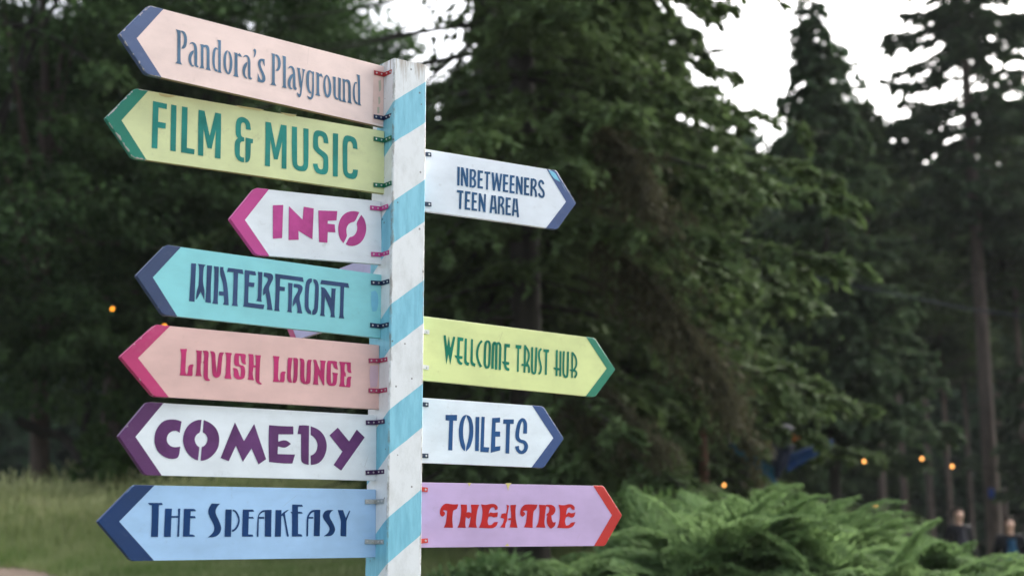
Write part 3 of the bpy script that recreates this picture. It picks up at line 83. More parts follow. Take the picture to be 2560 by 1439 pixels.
 ('speak', -1, [-0.4224, 4.659, 1.6941], -0.0008, 0.0008, [0.2045, 0.7799, 0.0977, 0.0032, 0.0587, 0.0578, 0.0637], [0.0655, -0.0558], """-7379,543 -6970,547 -6943,489 -7059,482 -7057,142 -7062,-382 -7268,-381 -7261,-76 -7260,139 -7266,480 -7312,483 -7334,488 -7348,496 -7361,510|-6874,391 -6670,393 -6679,28 -6683,-383 -6886,-382 -6876,143|-6690,192 -6469,193 -6467,142 -6688,141|-6487,394 -6420,395 -6426,28 -6434,-375 -6491,-378 -6482,-30 -6481,163|-6309,390 -6051,392 -6011,388 -5986,380 -5965,365 -5941,328 -6103,321 -6106,193 -5978,191 -5944,133 -6111,128 -6115,-204 -6118,-315 -6045,-319 -6012,-325 -5991,-333 -5973,-348 -5950,-379 -6320,-378 -6315,-88|-5470,544 -5208,541 -5258,494 -5284,466 -5301,442 -5316,417 -5329,390 -5337,364 -5341,337 -5342,310 -5338,284 -5329,254 -5315,220 -5296,182 -5260,120 -5230,63 -5211,26 -5193,-10 -5179,-43 -5169,-74 -5161,-103 -5156,-129 -5155,-156 -5158,-182 -5164,-209 -5174,-235 -5188,-261 -5206,-286 -5227,-310 -5253,-334 -5279,-353 -5304,-368 -5330,-378 -5356,-384 -5386,-389 -5420,-393 -5469,-396 -5563,-401 -5506,-357 -5476,-332 -5454,-311 -5433,-291 -5414,-270 -5398,-248 -5386,-225 -5377,-200 -5371,-173 -5369,-146 -5371,-118 -5378,-89 -5388,-60 -5403,-28 -5422,8 -5445,46 -5472,87 -5496,127 -5517,165 -5535,202 -5551,237 -5561,271 -5567,303 -5568,334 -5564,363 -5555,394 -5542,426 -5519,467|-5033,382 -4838,384 -4840,33 -4845,-382 -5045,-382 -5038,32|-4811,384 -4765,374 -4739,365 -4718,352 -4698,336 -4677,315 -4658,291 -4640,264 -4623,235 -4608,202 -4595,171 -4587,141 -4582,113 -4580,86 -4581,57 -4585,28 -4591,-4 -4599,-36 -4611,-68 -4625,-98 -4641,-126 -4661,-153 -4681,-176 -4702,-195 -4726,-212 -4752,-227 -4771,-236 -4785,-240 -4799,-242 -4821,-242 -4816,-187 -4782,-180 -4763,-172 -4746,-160 -4728,-142 -4708,-119 -4690,-94 -4674,-67 -4660,-37 -4647,-4 -4638,26 -4632,53 -4630,77 -4631,98 -4636,122 -4645,150 -4658,183 -4675,220 -4691,250 -4706,273 -4720,292 -4734,305 -4747,316 -4761,324 -4779,330 -4810,336|-4489,383 -4159,385 -4131,329 -4293,324 -4294,178 -4162,179 -4131,131 -4298,130 -4303,-318 -4166,-324 -4140,-382 -4497,-381 -4492,-85|-3975,-385 -4029,-385 -4021,-33 -4018,42 -4015,91 -4011,133 -4007,166 -4000,196 -3991,223 -3980,247 -3967,269 -3952,289 -3936,308 -3917,325 -3897,342 -3876,355 -3854,365 -3831,372 -3808,375 -3778,378 -3742,379 -3687,381 -3564,382 -3567,37 -3564,-388 -3772,-379 -3772,36 -3782,326 -3822,318 -3843,313 -3859,307 -3875,299 -3890,290 -3905,280 -3918,270 -3930,258 -3942,246 -3951,235 -3959,224 -3963,214 -3966,205 -3968,195 -3969,183 -3970,165 -3971,132|-3979,180 -3798,181 -3797,126 -3978,126|-3436,379 -3243,380 -3244,37 -3248,-384 -3444,-384 -3434,37|-3247,236 -3239,260 -3222,279 -3191,303 -3101,358 -3076,371 -3057,378 -3038,381 -3006,380 -3206,224 -3221,213 -3231,206 -3247,195|-3213,232 -3130,287 -3107,164 -3082,41 -2988,-381 -3050,-381 -3159,132 -3168,164 -3177,185 -3189,205|-2890,542 -2567,540 -2531,484 -2700,480 -2698,335 -2625,333 -2593,329 -2573,322 -2556,310 -2535,282 -2693,281 -2685,-309 -2620,-314 -2589,-320 -2570,-329 -2554,-346 -2533,-383 -2884,-382 -2889,241 -2891,262 -2896,276 -2904,286 -2914,292 -2923,298 -2930,305 -2938,314 -2950,331 -2887,326|-2350,-377 -2407,-377 -2401,83 -2398,134 -2393,167 -2387,195 -2378,217 -2367,239 -2352,263 -2334,288 -2313,315 -2291,337 -2268,355 -2244,370 -2220,380 -2187,388 -2147,393 -2087,396 -1947,397 -1950,41 -1959,-376 -2159,-371 -2150,41 -2150,334 -2192,325 -2215,316 -2233,306 -2251,292 -2268,275 -2284,258 -2299,240 -2313,222 -2325,203 -2334,179 -2341,148 -2344,101|-2372,185 -2180,186 -2179,137 -2371,136|-1776,358 -1742,375 -1700,386 -1634,392 -1500,393 -1552,357 -1578,336 -1595,318 -1609,300 -1620,281 -1627,262 -1630,242 -1630,221 -1626,199 -1618,175 -1605,148 -1588,120 -1566,89 -1544,58 -1524,27 -1505,-4 -1487,-35 -1471,-65 -1458,-93 -1448,-119 -1440,-144 -1436,-168 -1436,-191 -1440,-214 -1447,-235 -1458,-258 -1474,-282 -1495,-307 -1520,-334 -1555,-354 -1601,-368 -1673,-375 -1823,-379 -1747,-330 -1709,-303 -1684,-282 -1664,-260 -1648,-238 -1636,-216 -1630,-193 -1627,-169 -1629,-144 -1636,-118 -1648,-92 -1665,-65 -1687,-37 -1710,-9 -1733,19 -1758,46 -1783,74 -1805,100 -1823,125 -1837,148 -1847,170 -1854,192 -1856,216 -1854,240 -1847,264 -1836,289 -1821,312 -1801,335|-1347,392 -1165,393 -1068,156 -952,376 -915,373 -1020,135 -1030,108 -1036,90 -1040,75 -1042,63 -1043,47 -1044,28 -1045,0 -1048,-387 -1246,-374 -1236,0 -1235,28 -1236,46 -1237,62 -1238,74 -1241,90 -1246,108 -1255,135"""),
 ('inbet', 1, [-0.3071, 4.7348, 2.788], -0.04, -0.0021, [0.2057, 0.5645, 0.0822, -0.0014, 0.0403, 0.0414, 0.0453], [0.083, -0.0815], """1618,612 1716,607 1695,-22 1609,-29|1757,608 1852,612 1962,265 1954,606 2044,608 2034,-20 1938,-21 1832,351 1830,-17 1744,-16|2097,595 2187,598 2174,-20 2084,-22|2174,525 2206,527 2231,529 2245,527 2252,521 2261,511 2267,496 2270,470 2267,435 2262,405 2254,384 2242,365 2231,351 2216,340 2194,329 2167,316 2200,251 2228,264 2257,280 2288,303 2311,330 2330,361 2343,396 2350,436 2353,479 2349,519 2336,552 2315,578 2285,597 2246,604 2211,602 2181,600|2185,255 2216,241 2239,229 2253,217 2261,198 2267,169 2269,140 2268,115 2262,91 2255,73 2248,63 2238,54 2229,49 2221,47 2207,47 2186,46 2175,-29 2201,-28 2227,-26 2257,-18 2284,-2 2309,19 2330,47 2343,79 2350,114 2352,150 2350,187 2341,226 2325,263 2294,291 2262,308 2234,321|2414,601 2629,605 2623,524 2512,521 2506,339 2610,342 2597,260 2501,253 2491,65 2621,66 2613,-7 2400,-15|2688,597 2922,608 2915,526 2837,523 2817,-14 2740,-16 2758,517 2683,516|2963,600 3054,603 3096,234 3135,600 3206,610 3274,258 3315,602 3398,607 3307,-9 3218,-5 3168,334 3092,-14 3012,-10|3431,603 3647,610 3639,532 3531,529 3520,344 3629,340 3621,265 3515,260 3503,67 3636,69 3622,-1 3414,-4|3712,610 3905,614 3899,542 3803,535 3792,342 3883,339 3877,265 3781,264 3770,71 3899,69 3885,-7 3685,-11|3957,605 4047,613 4152,282 4159,609 4243,614 4221,-6 4134,-4 4035,327 4023,-8 3945,-8|4291,612 4511,616 4504,536 4394,537 4386,351 4488,349 4482,270 4379,269 4369,75 4499,76 4490,-2 4274,-7|4564,610 4662,613 4629,-4 4535,-5|4639,554 4674,547 4701,541 4715,533 4723,519 4730,495 4732,468 4727,437 4716,401 4704,375 4687,358 4663,342 4633,323 4680,264 4709,283 4743,307 4777,342 4798,385 4812,431 4819,475 4816,516 4805,555 4783,590 4744,612 4706,621 4673,628|4629,279 4660,251 4689,224 4711,198 4720,177 4726,153 4730,122 4733,79 4735,30 4736,-17 4822,-4 4822,40 4820,91 4817,138 4812,174 4804,208 4787,242 4759,277 4726,308 4697,334|5138,490 5125,521 5111,552 5093,581 5067,602 5037,615 5001,618 4964,607 4932,586 4907,557 4889,522 4874,481 4871,435 4884,392 4906,353 4933,316 4968,281 5006,250 5032,222 5048,194 5058,164 5061,137 5058,109 5050,81 5041,64 5037,61 5031,59 5021,59 5006,63 4986,74 4970,85 4959,101 4948,123 4937,150 4855,115 4867,87 4881,59 4901,31 4930,9 4963,-7 4998,-17 5037,-16 5076,-2 5110,25 5131,62 5145,104 5149,147 5144,189 5130,230 5107,270 5073,307 5034,338 5005,368 4983,398 4966,427 4958,452 4960,476 4970,503 4981,524 4990,535 4998,540 5001,541 5003,541 5011,537 5020,530 5031,512 5043,486 5055,456|1591,-178 1847,-174 1846,-254 1784,-257 1756,-803 1670,-807 1691,-257 1591,-258|1909,-175 2127,-168 2119,-252 2003,-252 1997,-443 2090,-446 2082,-524 1990,-523 1978,-722 2113,-720 2103,-793 1887,-795|2179,-174 2394,-175 2381,-248 2272,-251 2264,-439 2364,-442 2357,-519 2257,-520 2248,-719 2381,-722 2368,-791 2160,-792|2451,-180 2539,-175 2650,-519 2664,-175 2736,-176 2712,-792 2625,-791 2523,-447 2509,-789 2434,-788|2952,-181 2872,-793 2956,-790 3036,-178|3039,-184 3088,-796 3172,-781 3123,-168|2962,-579 3095,-573 3106,-648 2949,-655|3224,-179 3313,-178 3276,-787 3199,-786|3292,-236 3327,-241 3355,-245 3370,-250 3377,-261 3383,-281 3386,-305 3382,-336 3373,-370 3361,-397 3344,-417 3319,-437 3290,-460 3341,-510 3369,-489 3401,-463 3431,-427 3450,-385 3462,-340 3467,-298 3463,-260 3451,-225 3427,-193 3388,-175 3349,-169 3316,-165|3296,-501 3325,-525 3351,-547 3370,-568 3378,-587 3382,-611 3385,-642 3386,-688 3385,-741 3383,-791 3465,-782 3466,-735 3468,-680 3467,-631 3463,-594 3456,-560 3441,-527 3414,-495 3384,-469 3357,-447|3530,-179 3740,-174 3732,-252 3621,-251 3615,-437 3719,-440 3710,-514 3608,-511 3598,-705 3734,-704 3721,-779 3513,-784|3833,-174 3768,-785 3854,-780 3918,-169|3922,-179 3979,-811 4064,-795 4007,-162|3847,-567 3981,-563 3993,-640 3839,-640"""),
 ('wellc', 1, [-0.3141, 4.7336, 2.2425], 0.0175, -0.0204, [0.2045, 0.7586, 0.0932, 0.0008, 0.0388, 0.0388, 0.0412], [0.0538, -0.0573], """1167,490 1259,493 1314,144 1382,488 1436,132 1455,133 1549,481 1636,478 1447,-452 1374,-103 1294,-446|1724,489 1962,478 1950,369 1823,366 1807,-117 1934,-120 1927,-207 1810,-218 1821,-264 1832,-288 1846,-302 1872,-315 1940,-334 1898,-408 1840,-401 1811,-394 1789,-383 1769,-369 1750,-351 1735,-330 1723,-306 1715,-279 1710,-249 1703,-229 1696,-215 1687,-207 1675,-201 1662,-192 1649,-181 1633,-163 1601,-116 1702,-120|2013,470 2101,467 2091,-197 2092,-230 2096,-251 2101,-267 2107,-279 2116,-288 2129,-295 2149,-301 2205,-309 2165,-415 2097,-396 2067,-385 2046,-373 2029,-359 2015,-342 2004,-318 1998,-290 1996,-247|2269,476 2345,471 2341,-185 2343,-223 2347,-248 2353,-267 2361,-281 2372,-292 2384,-300 2405,-307 2461,-315 2433,-420 2365,-401 2333,-390 2310,-377 2289,-361 2270,-342 2256,-315 2248,-281 2245,-230|2672,478 2638,443 2596,397 2556,341 2525,276 2499,204 2481,133 2472,65 2470,-2 2475,-68 2489,-135 2509,-200 2534,-262 2566,-324 2603,-382 2632,-428 2724,-382 2690,-336 2653,-283 2621,-227 2598,-172 2580,-112 2568,-52 2563,7 2565,66 2573,127 2588,191 2610,256 2635,312 2667,358 2705,399 2741,436|2928,503 2899,488 2861,466 2826,424 2809,373 2801,316 2795,254 2790,184 2787,106 2785,23 2781,-75 2779,-179 2780,-266 2788,-324 2801,-363 2818,-395 2844,-423 2872,-439 2894,-450 2953,-380 2929,-368 2914,-360 2903,-348 2894,-330 2885,-303 2878,-255 2877,-173 2880,-70 2883,27 2885,111 2888,187 2893,255 2899,315 2906,364 2916,395 2928,409 2947,420 2976,434|2913,437 2939,422 2957,411 2969,396 2978,366 2983,323 2986,268 2985,202 2981,125 2976,40 2974,-58 2972,-161 2967,-244 2959,-294 2949,-324 2938,-345 2926,-360 2911,-371 2888,-386 2946,-444 2968,-429 2995,-409 3020,-378 3037,-344 3051,-304 3060,-245 3065,-158 3068,-53 3070,44 3074,128 3079,206 3080,276 3077,336 3070,387 3057,432 3029,468 2998,488 2973,502|3197,-419 3199,-285 3202,-108 3206,56 3213,193 3221,316 3228,412 3124,407 3117,314 3109,190 3102,52 3098,-113 3095,-291 3093,-427|3211,346 3222,377 3234,407 3240,431 3210,414 3235,403 3246,396 3255,378 3264,349 3273,317 3360,340 3351,373 3340,409 3319,445 3286,469 3244,483 3186,473 3153,434 3137,395 3124,360|3252,398 3241,-443 3345,-435 3356,407|3337,358 3360,384 3382,408 3379,406 3376,412 3395,398 3409,380 3419,347 3426,302 3432,258 3521,274 3515,317 3507,368 3492,415 3465,451 3428,477 3372,486 3322,460 3290,427 3264,397|3418,319 3394,-439 3493,-433 3518,325|3634,454 3871,459 3857,339 3724,342 3704,-138 3842,-146 3830,-237 3718,-241 3729,-287 3741,-312 3755,-326 3782,-338 3850,-354 3841,-436 3768,-434 3733,-427 3707,-416 3684,-400 3663,-379 3646,-356 3633,-331 3625,-304 3620,-277 3614,-255 3605,-239 3594,-227 3580,-218 3566,-207 3555,-196 3546,-181 3531,-142 3620,-143|4107,460 4359,463 4339,347 4252,335 4238,-433 4164,-439 4185,335 4102,357|4465,484 4437,-438 4524,-433 4552,491|4468,433 4503,399 4540,361 4572,322 4596,284 4616,245 4628,203 4632,152 4628,95 4617,40 4596,-17 4567,-74 4541,-126 4618,-145 4643,-97 4673,-36 4697,29 4709,93 4714,158 4710,219 4695,272 4671,319 4643,362 4607,406 4568,446 4535,478|4545,-139 4575,-180 4607,-223 4628,-267 4633,-318 4630,-377 4626,-431 4713,-428 4717,-375 4720,-310 4713,-244 4685,-187 4650,-138 4621,-99|4347,-221 4598,-231 4612,-158 4361,-149|4769,444 4764,227 4759,-63 4757,-287 4764,-380 4779,-416 4797,-432 4822,-455 4862,-469 4900,-466 4935,-454 4968,-423 4986,-372 4996,-296 5004,-197 5011,-73 5020,103 5029,304 5036,458 4948,452 4941,301 4932,100 4923,-76 4916,-199 4909,-296 4899,-365 4889,-395 4889,-395 4886,-396 4881,-397 4878,-396 4864,-381 4855,-374 4850,-364 4845,-280 4846,-58 4852,232 4856,451|5175,453 5145,426 5108,389 5077,338 5064,279 5059,215 5063,147 5076,74 5095,-1 5114,-68 5130,-124 5144,-171 5150,-214 5144,-265 5131,-319 5116,-358 5102,-377 5085,-387 5060,-402 5108,-456 5132,-441 5163,-419 5192,-382 5211,-331 5226,-270 5233,-208 5226,-153 5210,-102 5194,-47 5176,19 5157,92 5145,159 5142,220 5146,277 5156,322 5176,354 5205,383 5237,412|5296,425 5541,426 5534,336 5464,324 5438,-434 5357,-441 5376,324 5290,339|5836,445 5819,-441 5908,-435 5926,453|5999,421 5979,-438 6068,-432 6089,428|5719,-159 6072,-157 6071,-234 5868,-237 5816,-234 5782,-226 5754,-208|6143,435 6134,245 6124,-7 6120,-211 6126,-317 6141,-378 6163,-422 6198,-459 6250,-475 6295,-469 6336,-454 6370,-417 6388,-352 6399,-239 6405,-93 6411,50 6416,192 6420,331 6423,439 6333,432 6330,326 6326,187 6321,46 6315,-97 6309,-241 6299,-348 6286,-394 6283,-398 6278,-399 6267,-401 6257,-398 6242,-381 6227,-352 6215,-303 6209,-204 6213,-2 6224,249 6233,441|6526,439 6509,-444 6588,-439 6606,446|6536,397 6574,366 6614,332 6647,295 6672,253 6693,204 6706,153 6710,98 6706,40 6694,-12 6665,-63 6625,-114 6588,-160 6656,-190 6691,-147 6735,-91 6770,-28 6786,37 6791,104 6786,168 6771,227 6747,283 6717,333 6676,378 6633,415 6597,443|6420,-170 6663,-157 6656,-225 6552,-225 6510,-222 6483,-217 6458,-205|6595,-195 6634,-211 6669,-226 6690,-242 6700,-261 6705,-286 6702,-310 6685,-341 6654,-377 6623,-413 6695,-447 6723,-414 6758,-371 6784,-324 6790,-279 6782,-236 6761,-197 6722,-168 6678,-148 6643,-134"""),
 ('toilets', 1, [-0.3174, 4.733, 1.983], 0.0107, -0.0074, [0.2038, 0.5249, 0.0869, -0.0016, 0.0455, 0.0435, 0.0498], [0.0815, -0.0803], """1274,526 1727,550 1716,367 1570,360 1535,-588 1378,-588 1419,352 1274,354|2089,569 2076,528 2067,506 2052,473 2019,404 2001,354 1987,299 1976,235 1967,164 1961,95 1959,27 1960,-38 1964,-101 1973,-165 1986,-230 2004,-297 2027,-367 2041,-425 2047,-471 2043,-518 2020,-595 1944,-533 1907,-489 1880,-440 1856,-381 1834,-310 1817,-240 1804,-170 1795,-99 1791,-28 1792,45 1798,121 1811,198 1828,277 1849,346 1874,405 1902,454 1934,493 1964,523 1992,543 2025,557|2089,570 2183,549 2229,528 2261,498 2289,458 2313,408 2332,355 2348,298 2359,238 2366,173 2369,107 2368,39 2363,-31 2354,-104 2340,-174 2322,-243 2300,-310 2273,-375 2243,-433 2209,-482 2162,-530 2065,-604 2073,-519 2084,-470 2097,-423 2115,-368 2137,-307 2156,-243 2173,-177 2187,-108 2199,-37 2206,34 2208,105 2206,176 2199,247 2188,309 2174,363 2154,412 2127,459 2111,488 2103,509 2096,530|2455,522 2609,530 2580,-571 2433,-568|2694,543 2824,541 2784,-429 3000,-435 2972,-597 2639,-588|3125,522 3449,553 3448,396 3266,378 3254,94 3446,97 3445,-68 3253,-76 3240,-401 3458,-372 3442,-514 3058,-603|3583,501 4014,523 4005,373 3858,366 3813,-603 3662,-599 3699,359 3570,358|4559,81 4564,169 4569,286 4566,389 4548,460 4517,512 4480,550 4429,578 4362,584 4299,562 4250,526 4208,477 4172,413 4138,328 4107,229 4084,136 4073,54 4071,-24 4085,-96 4125,-155 4179,-194 4239,-222 4307,-241 4366,-249 4396,-258 4415,-277 4432,-305 4439,-332 4439,-366 4427,-406 4410,-437 4385,-463 4349,-486 4324,-496 4298,-489 4260,-470 4235,-449 4225,-421 4221,-377 4220,-335 4060,-357 4070,-399 4085,-456 4118,-514 4174,-558 4243,-589 4323,-601 4405,-586 4476,-551 4536,-503 4574,-443 4596,-377 4600,-312 4577,-252 4538,-201 4481,-159 4408,-137 4345,-130 4304,-121 4275,-102 4251,-80 4239,-53 4231,-9 4233,53 4243,125 4259,211 4283,304 4309,380 4332,429 4355,461 4369,475 4363,476 4363,478 4374,468 4388,450 4403,419 4413,371 4413,280 4405,167 4398,79"""),
 ('theatre', 1, [-0.3208, 4.7324, 1.7203], -0.0098, 0.0007, [0.2005, 0.7753, 0.0795, 0.0019, 0.0443, 0.0442, 0.0461], [0.0814, -0.0822], """1771,342 1741,253 1722,215 1703,193 1681,178 1655,171 1633,164 1614,157 1598,150 1585,143 1574,131 1566,115 1560,90 1545,-30 1538,-109 1538,-175 1544,-254 1562,-394 1208,-388 1256,-314 1279,-262 1295,-209 1311,-127 1346,131 1289,146 1260,151 1239,151 1216,146 1178,130 1225,107 1246,91 1256,76 1261,58 1261,37 1256,18 1245,1 1224,-18 1177,-49 1130,-34 1107,-21 1092,-6 1081,14 1072,38 1068,65 1069,94 1073,126 1081,160 1094,193 1111,224 1132,254 1158,282 1185,305 1215,325 1246,339 1280,350 1318,356 1360,357 1407,353 1457,345 1510,339 1565,336 1637,336|1857,334 2096,331 2105,252 2107,208 2105,173 2099,138 2090,103 2080,60 2064,-19 2042,-144 2034,-211 2031,-264 2037,-316 2055,-395 1731,-389 1780,-314 1805,-262 1822,-208 1841,-127 1861,-18 1874,73 1878,147 1875,221|2042,65 2110,89 2147,97 2175,97 2208,89 2266,66 2265,3 2258,-29 2245,-51 2219,-74 2161,-110 2094,-75 2064,-52 2049,-30 2042,2|2251,332 2580,334 2530,223 2505,149 2486,76 2469,-17 2453,-129 2446,-210 2447,-263 2457,-316 2485,-395 2148,-381 2183,-310 2202,-262 2216,-213 2233,-139 2255,-19 2268,75 2273,148 2270,222|2650,349 2758,334 2817,330 2863,332 2908,339 2952,350 2996,357 3040,362 3084,364 3128,363 3168,358 3206,347 3240,332 3270,313 3292,292 3305,269 3308,240 3297,184 3209,169 3157,254 3098,253 3067,248 3045,237 3025,221 3007,200 2991,176 2978,149 2964,112 2943,41 3014,97 3073,82 3112,77 3149,77 3204,82 3314,99 3294,-43 3214,-59 3173,-63 3142,-62 3113,-56 3087,-45 3061,-38 3034,-35 3002,-36 2942,-44 2912,-131 2901,-177 2901,-210 2910,-248 2939,-311 3008,-311 3044,-305 3071,-293 3095,-274 3117,-250 3144,-231 3175,-219 3220,-212 3309,-212 3279,-284 3256,-320 3231,-345 3201,-366 3166,-384 3128,-397 3089,-405 3047,-410 3003,-410 2949,-409 2850,-405 2555,-390 2614,-298 2644,-235 2665,-169 2682,-90 2696,1 2703,83 2701,155 2688,230|3655,343 3762,315 3733,186 3714,108 3700,55 3692,17 3687,-22 3684,-63 3684,-105 3679,-143 3669,-175 3655,-201 3637,-223 3622,-247 3611,-276 3601,-317 3590,-396 3395,-382 3456,-318 3486,-280 3507,-247 3528,-201 3559,-113 3418,-71 3455,43 3533,61 3562,66 3583,68 3603,66 3633,58 3664,154 3676,204 3679,239 3674,279|3816,330 4049,346 4027,233 4018,165 4015,104 4015,38 4018,-33 4025,-103 4035,-171 4053,-253 4091,-397 3768,-382 3800,-310 3815,-262 3825,-214 3832,-158 3838,-94 3840,-32 3839,28 3834,89 3825,150 3819,199 3816,236 3815,273|3719,-98 3834,-84 3826,-155 3726,-155|4923,352 4890,271 4869,231 4848,206 4823,186 4796,171 4773,147 4755,114 4741,62 4728,-26 4719,-101 4713,-170 4710,-252 4707,-398 4344,-383 4396,-310 4422,-260 4439,-207 4456,-127 4498,148 4437,156 4405,157 4383,155 4358,149 4317,132 4367,109 4390,93 4401,79 4406,63 4406,45 4400,28 4388,12 4365,-7 4314,-40 4263,-24 4239,-10 4224,6 4213,26 4207,51 4205,79 4207,110 4215,143 4227,179 4245,213 4267,245 4294,276 4327,305 4362,327 4401,344 4443,354 4489,358 4546,360 4614,361 4717,359|4978,353 5292,341 5261,199 5236,57 5208,-123 5199,-206 5200,-262 5210,-317 5239,-398 4835,-383 4898,-302 4930,-246 4951,-186 4970,-104 4987,1 4997,90 5001,164 4997,239|5285,355 5415,356 5482,351 5529,341 5571,325 5608,303 5636,278 5655,249 5665,216 5666,180 5659,145 5644,112 5622,81 5591,52 5559,28 5525,10 5489,-3 5452,-11 5417,-14 5384,-14 5347,-9 5285,7 5286,31 5292,45 5304,56 5321,67 5345,78 5365,93 5381,113 5395,138 5405,167 5410,194 5410,217 5406,238 5397,256 5384,271 5367,281 5340,289 5284,297|5322,-7 5489,-7 5498,-80 5505,-118 5514,-146 5528,-175 5559,-224 5671,-210 5648,-292 5627,-332 5601,-360 5556,-387 5461,-427 5389,-378 5354,-346 5331,-313 5314,-275 5301,-232 5294,-189 5292,-148 5299,-97|5797,359 5934,344 6007,340 6061,344 6112,352 6160,366 6206,375 6251,379 6295,378 6338,372 6375,363 6408,349 6436,331 6460,309 6476,287 6485,265 6485,238 6473,188 6409,196 6377,204 6356,215 6335,234 6304,275 6240,266 6208,256 6186,241 6168,221 6153,195 6141,168 6130,138 6121,99 6109,25 6224,113 6288,89 6327,81 6362,81 6412,89 6509,114 6486,32 6467,-8 6445,-32 6417,-49 6384,-61 6351,-65 6321,-63 6291,-55 6263,-41 6235,-32 6207,-28 6178,-30 6150,-37 6124,-52 6103,-74 6084,-103 6069,-140 6061,-176 6060,-210 6070,-252 6100,-326 6175,-318 6213,-309 6239,-296 6262,-279 6281,-257 6308,-239 6341,-226 6394,-217 6501,-209 6456,-283 6426,-321 6394,-346 6357,-368 6314,-387 6269,-400 6224,-409 6178,-414 6131,-414 6074,-413 5976,-410 5723,-399 5778,-301 5805,-233 5823,-164 5838,-82 5849,13 5854,97 5851,170 5836,244"""),
]
PATCHES = {'pandora': [('rose_shade', '-416,841 -38,843 -31,-932 -438,-917'), ('sage', '-222,471 -129,531 -113,268 -117,220 -127,188 -150,158 -202,117'), ('sage', '-231,-61 -153,-32 -141,-170 -142,-213 -150,-242 -168,-269 -212,-308'), ('sage', '-258,-396 -180,-381 -177,-578 -255,-606')], 'film': [('rust', '-5116,1035 -4595,1045 -4447,1046 -4347,1044 -4199,1040 -4273,1007 -4322,993 -4373,985 -4448,981 -4724,980 -4871,978 -4944,980 -4993,987 -5042,1001'), ('rust', '-3665,1051 -3097,1059 -3150,1012 -3188,991 -3230,982 -3291,979 -3381,983 -3455,990 -3514,999 -3574,1016'), ('rust', '-7549,996 -7011,1009 -7113,958 -7178,936 -7239,926 -7316,922 -7422,926 -7468,931 -7497,940 -7521,958')], 'water': [('blue', '-375,433 -229,475 -170,418 -143,374 -127,326 -117,261 -112,179 -112,104 -118,38 -134,-37 -172,-162 -318,-189 -353,-66 -368,14 -375,92 -378,206')], 'lavish': [('lav', '-345,328 -64,371 -46,177 -42,70 -46,-14 -58,-117 -91,-300 -327,-338 -353,-145 -362,-40 -365,44 -360,146')], 'inbet': [('blue', '5322,1006 5465,986 5536,966 5585,941 5626,908 5676,846 5738,763 5825,637 5778,662 5744,676 5708,687 5665,698 5614,709 5562,735 5509,775 5444,846'), ('pale', '5843,653 5908,574 5945,527 5974,485 6010,427 6076,316 6025,384 5978,453')], 'theatre': [('yel', '3623,1031 3881,1036 3816,980 3785,946 3767,914 3751,869 3731,782 3706,869 3690,913 3677,944 3658,978'), ('yel', '2123,1014 2278,1016 2199,901'), ('yel', '3576,-975 3752,-976 3673,-893')]}
# ------------------------------------------------------------------ helpers
def lin(c):
    c = c / 255.0
    return c / 12.92 if c <= 0.04045 else ((c + 0.055) / 1.055) ** 2.4

def rgb(r, g, b, k=1.0):
    return (min(lin(r) * k, 0.95), min(lin(g) * k, 0.95), min(lin(b) * k, 0.95), 1)

def tag(o, label=None, cat=None, group=None, kind=None):
    if label: o['label'] = label
    if cat: o['category'] = cat
    if group: o['group'] = group
    if kind: o['kind'] = kind
    return o

def thing(name, loc, label, cat, group=None):
    o = bpy.data.objects.new(name, None)
    o.empty_display_size = 0.2
    COL.objects.link(o)
    o.location = loc
    return tag(o, label, cat, group)

def link(name, me, parent=None, loc=(0, 0, 0)):
    o = bpy.data.objects.new(name, me)
    COL.objects.link(o)
    o.location = loc
    if parent: o.parent = parent
    return o

def npmesh(name, verts, faces, mats, tint=None, smooth=False, mat_idx=None):
    """verts (n,3) array, faces (m,k) array."""
    me = bpy.data.meshes.new(name)
    v = np.ascontiguousarray(verts, dtype=np.float32)
    f = np.ascontiguousarray(faces, dtype=np.int32)
    n, k = f.shape
    me.vertices.add(len(v)); me.vertices.foreach_set('co', v.ravel())
    me.loops.add(n * k); me.loops.foreach_set('vertex_index', f.ravel())
    me.polygons.add(n)
    me.polygons.foreach_set('loop_start', np.arange(0, n * k, k, dtype=np.int32))
    me.polygons.foreach_set('loop_total', np.full(n, k, dtype=np.int32))
    if not isinstance(mats, (list, tuple)): mats = [mats]
    for m in mats: me.materials.append(m)
    if mat_idx is not None: me.polygons.foreach_set('material_index', np.asarray(mat_idx, dtype=np.int32))
    if tint is not None:
        a = me.attributes.new('tint', 'FLOAT', 'FACE')
        a.data.foreach_set('value', np.asarray(tint, dtype=np.float32))
    if smooth: me.polygons.foreach_set('use_smooth', np.ones(n, dtype=bool))
    me.update(calc_edges=True)
    me.validate()
    return me

def nrm(a):
    return a / np.maximum(np.linalg.norm(a, axis=-1, keepdims=True), 1e-9)

class Leaves:
    """collects rhombic leaf faces"""
    def __init__(self): self.v = []; self.t = []
    def add(self, P, A, N, length, width, tint):
        """centre P, axis A, approx normal N"""
        n = len(P)
        if n == 0: return
        A = nrm(A); B = nrm(np.cross(A, N))
        length = np.broadcast_to(np.asarray(length, float).reshape(-1, 1), (n, 1))
        width = np.broadcast_to(np.asarray(width, float).reshape(-1, 1), (n, 1))
        q = np.stack([P - A * length / 2, P + B * width / 2 + A * length * .08, P + A * length / 2, P - B * width / 2 + A * length * .08], 1)
        self.v.append(q.reshape(-1, 3)); self.t.append(np.broadcast_to(np.asarray(tint, float), (n,)))
    def mesh(self, name, mat, keep=None):
        v = np.concatenate(self.v); t = np.concatenate(self.t)
        if keep is not None:
            c = v.reshape(-1, 4, 3).mean(1); k = keep(c)
            v = v.reshape(-1, 4, 3)[k].reshape(-1, 3); t = t[k]
        f = np.arange(len(v), dtype=np.int32).reshape(-1, 4)
        return npmesh(name, v, f, mat, tint=t)

